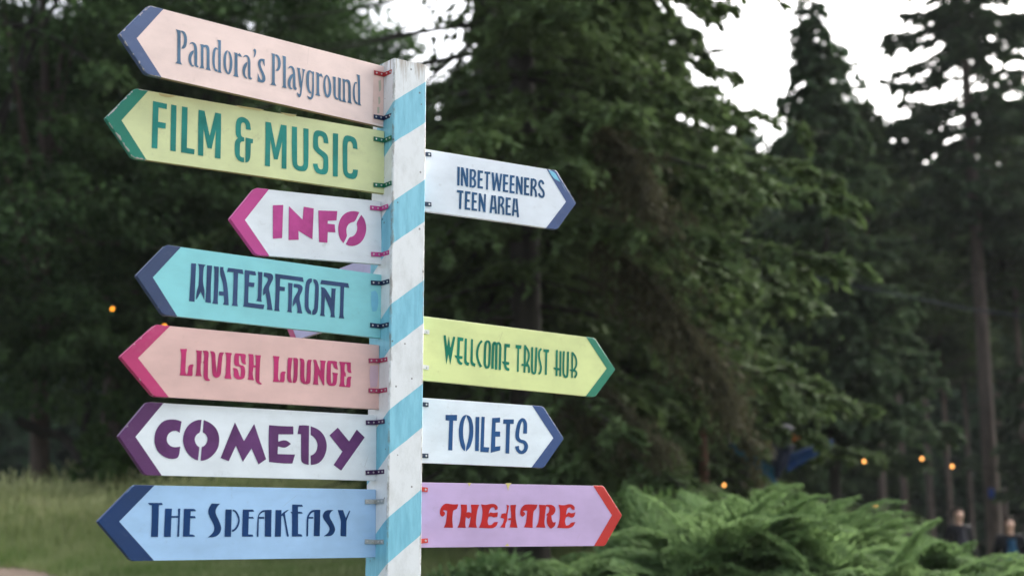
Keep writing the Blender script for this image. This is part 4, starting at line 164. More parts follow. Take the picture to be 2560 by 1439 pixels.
class Tubes:
    def __init__(self, sides=7): self.v = []; self.f = []; self.n = 0; self.s = sides
    def add(self, pts, rad):
        pts = np.asarray(pts, float); m = len(pts); s = self.s
        rad = np.broadcast_to(np.asarray(rad, float), (m,))
        T = nrm(np.gradient(pts, axis=0))
        ref = np.where(np.abs(T[:, 2:3]) > .9, np.array([[1., 0, 0]]), np.array([[0, 0, 1.]]))
        U = nrm(np.cross(T, ref)); V = np.cross(T, U)
        a = np.linspace(0, 2 * np.pi, s, endpoint=False)
        ring = pts[:, None] + rad[:, None, None] * (np.cos(a)[None, :, None] * U[:, None] + np.sin(a)[None, :, None] * V[:, None])
        self.v.append(ring.reshape(-1, 3))
        i = np.arange(m - 1)[:, None] * s; j = np.arange(s)[None, :]; j2 = (j + 1) % s
        self.f.append(np.stack([i + j, i + j2, i + s + j2, i + s + j], -1).reshape(-1, 4) + self.n)
        self.n += m * s
    def mesh(self, name, mat):
        return npmesh(name, np.concatenate(self.v), np.concatenate(self.f), mat, smooth=True)

def bm_obj(name, bm, mat, parent=None, loc=(0, 0, 0)):
    me = bpy.data.meshes.new(name)
    bmesh.ops.recalc_face_normals(bm, faces=bm.faces)
    bm.to_mesh(me); bm.free()
    for m in (mat if isinstance(mat, (list, tuple)) else [mat]): me.materials.append(m)
    return link(name, me, parent, loc)

def smooth01(a, b, x):
    t = np.clip((x - a) / (b - a), 0, 1)
    return t * t * (3 - 2 * t)

# ------------------------------------------------------------------ materials
def new_mat(name):
    m = bpy.data.materials.new(name); m.use_nodes = True
    nt = m.node_tree
    return m, nt.nodes, nt.links, nt.nodes['Principled BSDF']

def noise(n, l, scale, detail=3, rough=.55, coord='Object', stretch=None):
    tc = n.new('ShaderNodeTexCoord')
    t = n.new('ShaderNodeTexNoise'); t.inputs['Scale'].default_value = scale
    t.inputs['Detail'].default_value = detail; t.inputs['Roughness'].default_value = rough
    if stretch:
        mp = n.new('ShaderNodeMapping'); mp.inputs['Scale'].default_value = stretch
        l.new(tc.outputs[coord], mp.inputs['Vector']); l.new(mp.outputs[0], t.inputs['Vector'])
    else:
        l.new(tc.outputs[coord], t.inputs['Vector'])
    return t

def ramp(n, l, src, a, b, va=0.0, vb=1.0):
    r = n.new('ShaderNodeMapRange'); r.inputs['From Min'].default_value = a; r.inputs['From Max'].default_value = b
    r.inputs['To Min'].default_value = va; r.inputs['To Max'].default_value = vb
    l.new(src, r.inputs['Value'])
    return r.outputs[0]

def mix(n, l, fac, a, b):
    x = n.new('ShaderNodeMix'); x.data_type = 'RGBA'
    if isinstance(fac, float): x.inputs['Factor'].default_value = fac
    else: l.new(fac, x.inputs['Factor'])
    for s, v in (('A', a), ('B', b)):
        sock = [i for i in x.inputs if i.name == s and i.type == 'RGBA'][0]
        if isinstance(v, tuple): sock.default_value = v
        else: l.new(v, sock)
    return [o for o in x.outputs if o.type == 'RGBA'][0]

def math_n(n, l, op, a, b):
    x = n.new('ShaderNodeMath'); x.operation = op
    for i, v in enumerate((a, b)):
        if isinstance(v, (int, float)): x.inputs[i].default_value = v
        else: l.new(v, x.inputs[i])
    return x.outputs[0]

def scl(c, k): return (c[0] * k, c[1] * k, c[2] * k, 1)

def paint_mat(name, c, seed=0.0, dirt=1.0, wear=False, scratch=True, rough=0.42):
    """hand painted board: brushed mottling, grime smudges, thin scratches, worn paint at the rim"""
    m, n, l, b = new_mat(name)
    n1 = noise(n, l, 5.0, 4, .6, stretch=(1, 1, 1.8)); n1.noise_dimensions = '4D'; n1.inputs['W'].default_value = seed
    col = mix(n, l, ramp(n, l, n1.outputs['Fac'], .38, .7), scl(c, 1.05), scl(c, .86))
    n2 = noise(n, l, 60.0, 2, .5, stretch=(.12, 1, 1)); n2.noise_dimensions = '4D'; n2.inputs['W'].default_value = seed + 3
    col = mix(n, l, ramp(n, l, n2.outputs['Fac'], .5, .85, 0, .16), col, scl(c, .8))
    n3 = noise(n, l, 26.0, 6, .75); n3.noise_dimensions = '4D'; n3.inputs['W'].default_value = seed + 5
    g = (0.16, 0.13, 0.09, 1)
    col = mix(n, l, ramp(n, l, n3.outputs['Fac'], .59, .80, 0, .34 * dirt), col, g)
    if scratch:
        v = n.new('ShaderNodeTexVoronoi'); v.feature = 'DISTANCE_TO_EDGE'; v.inputs['Scale'].default_value = 5.5
        tc = n.new('ShaderNodeTexCoord'); mp = n.new('ShaderNodeMapping')
        mp.inputs['Location'].default_value = (seed, 0, seed); mp.inputs['Scale'].default_value = (.6, 1, 1.6); mp.inputs['Rotation'].default_value = (0, .6, 0)
        l.new(tc.outputs['Object'], mp.inputs['Vector']); l.new(mp.outputs[0], v.inputs['Vector'])
        s1 = ramp(n, l, v.outputs['Distance'], .0, .0022, 1, 0)
        n4 = noise(n, l, 9.0, 2); s2 = ramp(n, l, n4.outputs['Fac'], .60, .66)
        col = mix(n, l, math_n(n, l, 'MULTIPLY', math_n(n, l, 'MULTIPLY', s1, s2), .35), col, g)
    if wear:
        at = n.new('ShaderNodeAttribute'); at.attribute_name = 'wear'
        n5 = noise(n, l, 42.0, 5, .7); n5.noise_dimensions = '4D'; n5.inputs['W'].default_value = seed + 9
        s = math_n(n, l, 'ADD', math_n(n, l, 'MULTIPLY', at.outputs['Fac'], .34), n5.outputs['Fac'])
        col = mix(n, l, ramp(n, l, s, .845, .87), col, rgb(178, 172, 168))
        n6 = noise(n, l, 14.0, 6, .8); n6.noise_dimensions = '4D'; n6.inputs['W'].default_value = seed + 12
        col = mix(n, l, ramp(n, l, n6.outputs['Fac'], .55, .78, 0, .2), col, mix(n, l, 0.5, scl(c, 1.0), rgb(190, 190, 195)))
    l.new(col, b.inputs['Base Color'])
    b.inputs['Roughness'].default_value = rough; b.inputs['Specular IOR Level'].default_value = .3
    l.new(ramp(n, l, n3.outputs['Fac'], .3, .8, rough - .08, rough + .2), b.inputs['Roughness'])
    bp = n.new('ShaderNodeBump'); bp.inputs['Strength'].default_value = .08; bp.inputs['Distance'].default_value = .004
    l.new(n2.outputs['Fac'], bp.inputs['Height']); l.new(bp.outputs[0], b.inputs['Normal'])
    return m

def letter_mat(name, c, seed):
    """stencilled spray paint, thinner in places"""
    m, n, l, b = new_mat(name)
    n1 = noise(n, l, 9.0, 4, .65); n1.noise_dimensions = '4D'; n1.inputs['W'].default_value = seed
    col = mix(n, l, ramp(n, l, n1.outputs['Fac'], .35, .68), scl(c, .86), scl(c, 1.4))
    n2 = noise(n, l, 120.0, 2, .6); n2.noise_dimensions = '4D'; n2.inputs['W'].default_value = seed
    col = mix(n, l, ramp(n, l, n2.outputs['Fac'], .62, .75, 0, .25), col, scl(c, 1.7))
    l.new(col, b.inputs['Base Color']); b.inputs['Roughness'].default_value = .6; b.inputs['Specular IOR Level'].default_value = .15
    return m

def post_mat():
    m, n, l, b = new_mat('striped post paint')
    uv = n.new('ShaderNodeUVMap'); uv.uv_map = 'wrap'
    sp = n.new('ShaderNodeSeparateXYZ'); l.new(uv.outputs[0], sp.inputs[0])
    # u = metres round the post, v = metres up it; a hand masked spiral
    wob = noise(n, l, 14.0, 3, .6)
    e = math_n(n, l, 'SUBTRACT', sp.outputs[1], math_n(n, l, 'MULTIPLY', sp.outputs[0], POST_RISE))
    e = math_n(n, l, 'ADD', e, ramp(n, l, wob.outputs['Fac'], 0, 1, -.003, .003))
    e = math_n(n, l, 'DIVIDE', math_n(n, l, 'SUBTRACT', e, POST_PHASE), POST_PERIOD)
    fr = math_n(n, l, 'FRACT', e, 0)
    fac = math_n(n, l, 'LESS_THAN', fr, POST_DUTY)
    n0 = noise(n, l, 22.0, 5, .7, stretch=(1, 1, .5))
    white = mix(n, l, ramp(n, l, n0.outputs['Fac'], .45, .75), rgb(226, 230, 233), rgb(205, 209, 210))
    n9 = noise(n, l, 40.0, 4, .7, stretch=(1, 1, .18))
    blue = mix(n, l, ramp(n, l, n9.outputs['Fac'], .4, .72), rgb(132, 201, 222), rgb(104, 174, 198))
    col = mix(n, l, fac, white, blue)
    # brown weathering running down from the end grain
    st = noise(n, l, 60.0, 5, .7, stretch=(1, 1, .07))
    topf = ramp(n, l, sp.outputs[1], POST_TOP - .17, POST_TOP + .02, -.32, .20)
    w = ramp(n, l, math_n(n, l, 'ADD', st.outputs['Fac'], topf), .56, .72)
    col = mix(n, l, math_n(n, l, 'MULTIPLY', w, .75), col, rgb(142, 122, 98))
    # rubbed corners
    at = n.new('ShaderNodeAttribute'); at.attribute_name = 'corner'
    cn = noise(n, l, 34.0, 6, .75, stretch=(1, 1, .35))
    w2 = ramp(n, l, math_n(n, l, 'ADD', math_n(n, l, 'MULTIPLY', at.outputs['Fac'], .30), cn.outputs['Fac']), .75, .90)
    col = mix(n, l, math_n(n, l, 'MULTIPLY', w2, .7), col, rgb(120, 105, 88))
    # pin holes and mud flecks
    v = n.new('ShaderNodeTexVoronoi'); v.inputs['Scale'].default_value = 27
    tc = n.new('ShaderNodeTexCoord'); l.new(tc.outputs['Object'], v.inputs['Vector'])
    cr = n.new('ShaderNodeSeparateColor'); l.new(v.outputs['Color'], cr.inputs[0])
    pin = math_n(n, l, 'MULTIPLY', math_n(n, l, 'LESS_THAN', v.outputs['Distance'], .095), math_n(n, l, 'GREATER_THAN', cr.outputs[0], .45))
    col = mix(n, l, math_n(n, l, 'MULTIPLY', pin, .7), col, (.06, .05, .05, 1))
    sm = noise(n, l, 55.0, 8, .8); col = mix(n, l, ramp(n, l, sm.outputs['Fac'], .64, .78, 0, .5), col, (.12, .11, .10, 1))
    l.new(col, b.inputs['Base Color']); b.inputs['Roughness'].default_value = .5
    bp = n.new('ShaderNodeBump'); bp.inputs['Strength'].default_value = .12; bp.inputs['Distance'].default_value = .003
    l.new(n9.outputs['Fac'], bp.inputs['Height']); l.new(bp.outputs[0], b.inputs['Normal'])
    return m

def leaf_mat(name, dark, light, rough=.75, trans=.25, spec=.06, nscale=1.2):
    m, n, l, b = new_mat(name)
    at = n.new('ShaderNodeAttribute'); at.attribute_name = 'tint'
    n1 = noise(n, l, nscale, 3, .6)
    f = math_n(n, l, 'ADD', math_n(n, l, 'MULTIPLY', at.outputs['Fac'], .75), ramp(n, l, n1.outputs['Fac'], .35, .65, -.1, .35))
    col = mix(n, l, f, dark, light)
    [x for x in [f.node] if setattr(x, 'use_clamp', True)]
    l.new(col, b.inputs['Base Color']); b.inputs['Roughness'].default_value = rough; b.inputs['Specular IOR Level'].default_value = .3
    b.inputs['Specular IOR Level'].default_value = spec
    tr = n.new('ShaderNodeBsdfTranslucent'); l.new(col, tr.inputs['Color'])
    ms = n.new('ShaderNodeMixShader'); ms.inputs[0].default_value = trans
    l.new(b.outputs[0], ms.inputs[1]); l.new(tr.outputs[0], ms.inputs[2])
    l.new(ms.outputs[0], n['Material Output'].inputs['Surface'])
    return m

def bark_mat(name, c1, c2):
    m, n, l, b = new_mat(name)
    n1 = noise(n, l, 9.0, 6, .7, stretch=(1, 1, .2))
    col = mix(n, l, ramp(n, l, n1.outputs['Fac'], .35, .68), c1, c2)
    l.new(col, b.inputs['Base Color']); b.inputs['Roughness'].default_value = .9
    bp = n.new('ShaderNodeBump'); bp.inputs['Strength'].default_value = .6; bp.inputs['Distance'].default_value = .03
    l.new(n1.outputs['Fac'], bp.inputs['Height']); l.new(bp.outputs[0], b.inputs['Normal'])
    return m

def plain(name, c, rough=.6, metal=0.0, bump=0):
    m, n, l, b = new_mat(name)
    n1 = noise(n, l, 30.0, 3, .6)
    l.new(mix(n, l, n1.outputs['Fac'], scl(c, .85), scl(c, 1.12)), b.inputs['Base Color'])
    b.inputs['Roughness'].default_value = rough; b.inputs['Metallic'].default_value = metal
    b.inputs['Specular IOR Level'].default_value = .5 if metal else .12
    return m

def emit(name, c, s):
    m, n, l, b = new_mat(name)
    b.inputs['Base Color'].default_value = c
    b.inputs['Emission Color'].default_value = c; b.inputs['Emission Strength'].default_value = s
    return m

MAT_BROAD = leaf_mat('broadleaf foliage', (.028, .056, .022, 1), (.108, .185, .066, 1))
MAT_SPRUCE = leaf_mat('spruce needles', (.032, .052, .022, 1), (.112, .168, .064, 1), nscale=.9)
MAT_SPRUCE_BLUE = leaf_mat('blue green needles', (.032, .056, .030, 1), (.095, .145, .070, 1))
MAT_OLIVE = leaf_mat('lichened dead twigs', (.030, .030, .016, 1), (.085, .080, .045, 1))
MAT_BRACKEN = leaf_mat('bracken fronds', (.076, .132, .050, 1), (.172, .268, .106, 1), trans=.42)
MAT_SHRUB = leaf_mat('shrub leaves', (.04, .08, .025, 1), (.13, .21, .065, 1), trans=.3)
MAT_GRASS = leaf_mat('meadow grass', (.165, .26, .065, 1), (.47, .48, .25, 1), trans=.35)
MAT_WOOD_SHADE = leaf_mat('far leaves with painted shade', (.016, .032, .018, 1), (.050, .085, .040, 1))  # far wood leaves, darkened so the colour carries the canopy shade
MAT_BARK = bark_mat('dark bark', (.014, .012, .010, 1), (.042, .036, .029, 1))
MAT_BARK_GREY = bark_mat('grey brown bark', (.060, .044, .037, 1), (.135, .100, .082, 1))
MAT_BARK_RED = bark_mat('red brown bark', (.08, .035, .022, 1), (.16, .075, .045, 1))
MAT_STEEL = plain('galvanised steel', (.48, .50, .50, 1), .4, .7)
MAT_SCREW = plain('screw heads', (.62, .62, .62, 1), .35, .6)
MAT_RAW = paint_mat('bare board edge', rgb(150, 128, 98), 2.0, scratch=False)

# ------------------------------------------------------------------ terrain
def hgt(x, y):
    x = np.asarray(x, float); y = np.asarray(y, float)
    zl = np.interp(y, [-30, 0, 4.7, 16, 19, 24, 35, 90], [-.8, .25, .5, 1.36, 1.62, 2.1, 2.5, 3.0])
    zr = np.interp(y, [-30, 0, 4.7, 12, 20, 35, 90], [-.8, .25, .5, .92, .72, .3, .3])
    s = smooth01(-.14, .16, x / np.maximum(y, 4.0))
    b = .05 * np.sin(x * .9 + 1.3) * np.cos(y * .7) + .03 * np.sin(x * 2.1 + y * 1.7)
    return zl * (1 - s) + zr * s + b

def path_centre(x):
    """the path runs along the foot of the bank and swings down past the camera"""
    return 16.15 - 9.0 * smooth01(-5.9, -.4, x) - .12 * np.sin(np.asarray(x) * 1.3)

def build_ground():
    xs = np.linspace(-70, 70, 181); ys = np.concatenate([np.linspace(-25, 0, 20)[:-1], np.linspace(0, 45, 121)[:-1], np.linspace(45, 130, 40)])
    X, Y = np.meshgrid(xs, ys); Z = hgt(X, Y)
    v = np.stack([X, Y, Z], -1).reshape(-1, 3)
    nx, ny = len(xs), len(ys)
    i = np.arange(ny - 1)[:, None] * nx + np.arange(nx - 1)[None]
    f = np.stack([i, i + 1, i + nx + 1, i + nx], -1).reshape(-1, 4)
    m, n, l, b = new_mat('woodland floor')
    n1 = noise(n, l, .5, 6, .65); n2 = noise(n, l, 6.0, 5, .7)
    c = mix(n, l, ramp(n, l, n1.outputs['Fac'], .4, .6), (.045, .060, .022, 1), (.050, .038, .024, 1))
    c = mix(n, l, ramp(n, l, n2.outputs['Fac'], .4, .7, 0, .6), c, (.075, .085, .035, 1))
    l.new(c, b.inputs['Base Color']); b.inputs['Roughness'].default_value = .95
    bp = n.new('ShaderNodeBump'); bp.inputs['Strength'].default_value = .5; bp.inputs['Distance'].default_value = .05
    l.new(n2.outputs['Fac'], bp.inputs['Height']); l.new(bp.outputs[0], b.inputs['Normal'])
    tag(link('ground', npmesh('ground', v, f, m, smooth=True)), kind='structure')
    # gravel path crossing below the bank
    m, n, l, b = new_mat('gravel path')
    n1 = noise(n, l, 3.0, 5, .7); n2 = noise(n, l, 45.0, 4, .7)
    c = mix(n, l, ramp(n, l, n1.outputs['Fac'], .35, .65), (.27, .19, .135, 1), (.36, .27, .20, 1))
    c = mix(n, l, ramp(n, l, n2.outputs['Fac'], .5, .75, 0, .6), c, (.12, .10, .08, 1))
    l.new(c, b.inputs['Base Color']); b.inputs['Roughness'].default_value = .95
    t = np.linspace(0, 1, 120)
    cx_ = -22 + 24 * t; cyy = path_centre(cx_)
    rows = []
    for k in np.linspace(-1, 1, 9):
        w = 1.35 + .15 * np.sin(t * 31) + .08 * np.sin(t * 73)
        yy = cyy + k * w; rows.append(np.stack([cx_, yy, hgt(cx_, yy) + .012], -1))
    v = np.stack(rows).reshape(-1, 3); nx = len(t)
    i = np.arange(8)[:, None] * nx + np.arange(nx - 1)[None]
    f = np.stack([i, i + 1, i + nx + 1, i + nx], -1).reshape(-1, 4)
    tag(link('path', npmesh('path', v, f, m, smooth=True)), kind='structure')
build_ground()

# ------------------------------------------------------------------ the signpost
PX, PY = -0.3646696, 4.69604127
YAW, LEANX, LEANY, POST_TOP = 0.64884018, 0.01161342, -0.00585452, 3.14981481
PW = 0.125
POST_RISE, POST_PERIOD, POST_DUTY, POST_PHASE = 0.713, 0.3246, 0.42, 1.573
EX = Vector((math.cos(YAW), math.sin(YAW), 0)); EY = Vector((-math.sin(YAW), math.cos(YAW), 0))
ZUP = Vector((0, 0, 1))
BASE = Vector((PX, PY, float(hgt(PX, PY)))) + (EX * LEANX + EY * LEANY) * (float(hgt(PX, PY)) - 2.2)

signpost = thing('signpost', BASE, 'tall white wooden post with blue spiral stripes carrying eleven coloured arrow boards', 'signpost')

def build_post():
    bm = bmesh.new(); uvl = bm.loops.layers.uv.new('wrap')
    ca = bm.verts.layers.float.new('corner')
    h = PW / 2; c = .004
    # perimeter, starting at the back left corner, running across the left face, then the front
    ring = []   # (a, b, s, corner)
    def face(a0, b0, a1, b1, s0):
        for t, cw in ((c / PW, 1), (.10, .25), (.22, 0), (.5, 0), (.78, 0), (.90, .25), (1 - c / PW, 1)):
            ring.append((a0 + (a1 - a0) * t, b0 + (b1 - b0) * t, s0 + PW * t, cw))
    face(-h, h, -h, -h, -PW); face(-h, -h, h, -h, 0); face(h, -h, h, h, PW); face(h, h, -h, h, 2 * PW)
    zs = list(np.linspace(BASE.z - .5, POST_TOP, 40))
    rows = []
    for z in zs:
        row = []
        for a, b_, s, cw in ring:
            p = Vector((PX, PY, 0)) + EX * (a + LEANX * (z - 2.2)) + EY * (b_ + LEANY * (z - 2.2)) + ZUP * z
            v = bm.verts.new(p - BASE); v[ca] = cw; row.append(v)
        rows.append(row)
    n = len(ring)
    for i in range(len(rows) - 1):
        for j in range(n):
            k = (j + 1) % n
            f = bm.faces.new((rows[i][j], rows[i][k], rows[i + 1][k], rows[i + 1][j]))
            sj = ring[j][2]; sk = ring[k][2] if k else ring[0][2] + 4 * PW
            for lp, (s, z) in zip(f.loops, ((sj, zs[i]), (sk, zs[i]), (sk, zs[i + 1]), (sj, zs[i + 1]))):
                lp[uvl].uv = (s, z)
    top = bm.faces.new(rows[-1])
    for lp in top.loops: lp[uvl].uv = (0, POST_TOP + .02)
    return bm_obj('post', bm, post_mat(), signpost)
build_post()

def prism(bm, outline, y0, y1):
    """outline: list of (x,z); front at y0, back at y1"""
    a = [bm.verts.new((x, y0, z)) for x, z in outline]
    b = [bm.verts.new((x, y1, z)) for x, z in outline]
    bm.faces.new(a); bm.faces.new(b[::-1])
    n = len(a)
    for i in range(n):
        j = (i + 1) % n
        bm.faces.new((a[i], b[i], b[j], a[j]))

def box(bm, x0, x1, y0, y1, z0, z1):
    prism(bm, [(x0, z0), (x1, z0), (x1, z1), (x0, z1)], y0, y1)

def disc(bm, x, y, z, r, axis='y', thick=.002, n=10, outward=-1):
    vs = []; ws = []
    for i in range(n):
        a = 2 * math.pi * i / n
        u, v = math.cos(a) * r, math.sin(a) * r
        if axis == 'y': vs.append(bm.verts.new((x + u, y, z + v))); ws.append(bm.verts.new((x + u * .8, y + outward * thick, z + v * .8)))
        else: vs.append(bm.verts.new((x, y + u, z + v))); ws.append(bm.verts.new((x + outward * thick, y + u * .8, z + v * .8)))
    bm.faces.new(ws)
    for i in range(n):
        j = (i + 1) % n; bm.faces.new((vs[i], vs[j], ws[j], ws[i]))

THK = 0.015
def board_outline(s, H, L, t, e, rnd=.006, attach_round=.002):
    pts = [(0, H / 2), (L, H / 2), (L + t, e), (L, -H / 2), (0, -H / 2)]
    rad = [attach_round, rnd, .004, rnd, attach_round]
    out = []
    n = len(pts)
    for i in range(n):
        p = np.array(pts[i]); a = np.array(pts[i - 1]); b = np.array(pts[(i + 1) % n])
        d1 = (a - p) / np.linalg.norm(a - p); d2 = (b - p) / np.linalg.norm(b - p); r = rad[i]
        for k in range(4):
            q = k / 3; w0, w1, w2 = (1 - q) ** 2, 2 * q * (1 - q), q * q
            out.append(tuple(w0 * (p + d1 * r) + w1 * p + w2 * (p + d2 * r)))
    out = [(s * x, z) for x, z in out]
    return out if s > 0 else out[::-1]

def make_board(O, X, Z, s, dims, colours, label, letters=None, brackets=(), bracket_cols=(), attach_round=.002, hidden=False, edge=None, seed=0.0, bl=.052, patches=(), wear=.6):
    H, L, t, e, c1, c2, c3 = dims
    Y = Z.cross(X)
    base_c, tip_c, let_c = colours
    root_m = Matrix((X, Y, Z)).transposed().to_4x4()
    bm = bmesh.new()
    prism(bm, board_outline(s, H, L, t, e, attach_round=attach_round), 0, THK)
    bmesh.ops.bevel(bm, geom=[ed for ed in bm.edges if abs(ed.verts[0].co.y - ed.verts[1].co.y) < 1e-6], offset=.0012, segments=1, affect='EDGES')
    mats = [paint_mat('board paint', base_c, seed), edge or paint_mat('shaded board edge paint', scl(base_c, .8), seed + 1, 1.4, scratch=False)]  # default edge is the board colour darkened to paint in shade
    for f in bm.faces:
        f.material_index = 0 if abs(f.normal.y) > .5 else 1
    bm.normal_update()
    for f in bm.faces:
        f.material_index = 0 if abs(f.normal.y) > .5 else 1
    bd = bm_obj('sign_board', bm, mats, signpost)
    bd.matrix_local = Matrix.Translation(O - BASE) @ root_m
    bd['label'] = label
    # painted arrow head: front band with a worn rim, wrapped round the cut edge
    bm = bmesh.new(); wl_ = bm.verts.layers.float.new('wear')
    yf = -.0006; g = .0007
    outer = [(L - c1, H / 2 - .0005), (L - .006, H / 2 - .0005), (L + .003, H / 2 - .005), (L + t - .003, e + .004), (L + t - .0008, e), (L + t - .003, e - .004), (L + .003, -H / 2 + .005), (L - .006, -H / 2 + .0005), (L - c3, -H / 2 + .0005)]
    inn = (L + t - c2, e)
    dirs = []
    mid = [(L - c1 + .002, H / 2 - .011), (L - .010, H / 2 - .011), (L - .006, H / 2 - .013), (L + t - .014, e + .005), (L + t - .014, e), (L + t - .014, e - .005), (L - .006, -H / 2 + .013), (L - .010, -H / 2 + .011), (L - c3 + .002, -H / 2 + .011)]
    inner = [(L - c1 + (inn[0] - L + c1) * q, (H / 2 - .0005) * (1 - q) + e * q) for q in (0, .13, .2, .96, 1)] + [(inn[0] + (L - c3 - inn[0]) * q, e * (1 - q) + (-H / 2 + .0005) * q) for q in (.04, .8, .87, 1)]
    mid[0] = ((outer[0][0] * .5 + mid[1][0] * .5) , mid[0][1]); mid[-1] = ((outer[-1][0] * .5 + mid[-2][0] * .5), mid[-1][1])
    mk = lambda pts, w, y: [bm.verts.new((s * x, y, z)) for x, z in pts]
    vo = mk(outer, 1, yf); vm = mk(mid, 0, yf); vi = mk(inner, 0, yf)
    for v in vo: v[wl_] = wear
    # simple strips
    for A_, B_ in ((vo, vm), (vm, vi)):
        for i in range(len(A_) - 1):
            bm.faces.new((A_[i], A_[i + 1], B_[i + 1], B_[i]))
    # rim running over the edge of the board
    rim = [(x + (g + .0012 if 0 < i < 8 else 0), z + (g * 1.6 if i < 3 else (-g * 1.6 if i > 5 else 0))) for i, (x, z) in enumerate(outer)]
    r1 = [bm.verts.new((s * x, .0010, z)) for x, z in rim]; r2 = [bm.verts.new((s * x, THK + .0004, z)) for x, z in rim]
    for v in r1: v[wl_] = wear
    for A_, B_ in ((vo, r1), (r1, r2)):
        for i in range(len(A_) - 1):
            bm.faces.new((A_[i], B_[i], B_[i + 1], A_[i + 1]))
    ah = bm_obj('arrow_head', bm, paint_mat('arrow head paint', scl(tip_c, .74), seed + 20, .6, wear=True, scratch=False), bd)
    for f in ah.data.polygons:
        pass
    # lettering
    if letters:
        vs, fs, k0 = [], [], 0
        me = bpy.data.meshes.new('lettering')
        verts = []; faces = []
        for k, poly in enumerate(letters.split('|')):
            pts = [tuple(int(a) / 1e4 for a in q.split(',')) for q in poly.split()]
            area = sum(pts[i - 1][0] * pts[i][1] - pts[i][0] * pts[i - 1][1] for i in range(len(pts)))
            if area < 0: pts = pts[::-1]
            y = -.0008 - .00002 * (k % 40)
            faces.append(list(range(len(verts), len(verts) + len(pts))))
            verts += [(x, y, z) for x, z in pts]
        me.from_pydata(verts, [], faces); me.update()
        me.materials.append(letter_mat('stencilled letters', scl(let_c, .72), seed + 7))
        link('lettering', me, bd)
    # touched up patches, rust stains, drips, and pandora's darker strip of painted-in shade
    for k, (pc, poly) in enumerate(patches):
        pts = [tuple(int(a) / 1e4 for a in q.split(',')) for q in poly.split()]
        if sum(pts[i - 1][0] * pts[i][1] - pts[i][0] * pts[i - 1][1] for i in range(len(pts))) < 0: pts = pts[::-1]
        me = bpy.data.meshes.new('paint_shade_patch'); me.from_pydata([(x, -.00075 - .00003 * k, z) for x, z in pts], [], [list(range(len(pts)))]); me.update()
        me.materials.append(PATCH_MATS[pc]); link('paint_shade_patch', me, bd)
    # strap brackets with screws
    for v, bc in zip(brackets, bracket_cols):
        bm = bmesh.new(); hw = .0068
        if s < 0:
            x1 = -bl + .012
            box(bm, x1, -.0012, -.0034, -.0011, v - hw, v + hw)
            box(bm, -.0030, -.0008, -.046, -.0034, v - hw, v + hw)
            for f in bm.faces: f.material_index = 0
            nf = len(bm.faces)
            for q in (.2, .68): disc(bm, x1 * (1 - q), -.0034, v, .0030)
            for q in (.35, .8): disc(bm, -.0030, -.0034 - .043 * q, v, .0030, 'x')
        else:
            box(bm, .0012, bl + .008, -.0034, -.0011, v - hw, v + hw)
            box(bm, .0008, .0030, -.046, -.0034, v - hw, v + hw)
            nf = len(bm.faces)
            for q in (.86, .42): disc(bm, (bl + .008) * q, -.0034, v, .0036)
            for q in (.35, .8): disc(bm, .0030, -.0034 - .043 * q, v, .0030, 'x', outward=1)
        bm.faces.ensure_lookup_table()
        for i, f in enumerate(bm.faces): f.material_index = 0 if i < nf else 1
        ang = random.uniform(-.07, .07)
        bmesh.ops.rotate(bm, verts=bm.verts, cent=(0, 0, v), matrix=Matrix.Rotation(ang, 3, 'Y'))
        bo = bm_obj('bracket', bm, [bc, MAT_SCREW], bd)
    return bd

def painted_steel(name, c): return paint_mat(name, c, 4.0, .8, scratch=False)
NAVY = painted_steel('navy bracket', rgb(30, 45, 78)); GREENB = painted_steel('green bracket', rgb(15, 105, 80))
PINKB = painted_steel('pink bracket', rgb(188, 70, 140)); REDB = painted_steel('red bracket', rgb(160, 45, 50))
CRIM = painted_steel('crimson bracket', rgb(165, 62, 98)); PURP = painted_steel('purple bracket', rgb(66, 42, 82))
DARKB = painted_steel('dark bracket', rgb(40, 58, 80)); WHITEB = painted_steel('white bracket', rgb(215, 218, 214)); TOMATO = painted_steel('tomato bracket', rgb(205, 70, 60))
PATCH_MATS = {k: paint_mat('patch ' + k, c, 3.3, 1.2, scratch=False) for k, c in dict(blue=rgb(122, 196, 224), lav=rgb(206, 176, 190), rose_shade=rgb(229, 198, 190), sage=rgb(186, 182, 164), yel=rgb(208, 196, 128), rust=rgb(196, 186, 130), pale=rgb(170, 196, 215)).items()}
WEAR = dict(pandora=.95, film=1.05, info=.45, water=.55, lavish=.7, comedy=.7, speak=.5, inbet=.8, wellc=.65, toilets=.3, theatre=.75)
K = 1.06
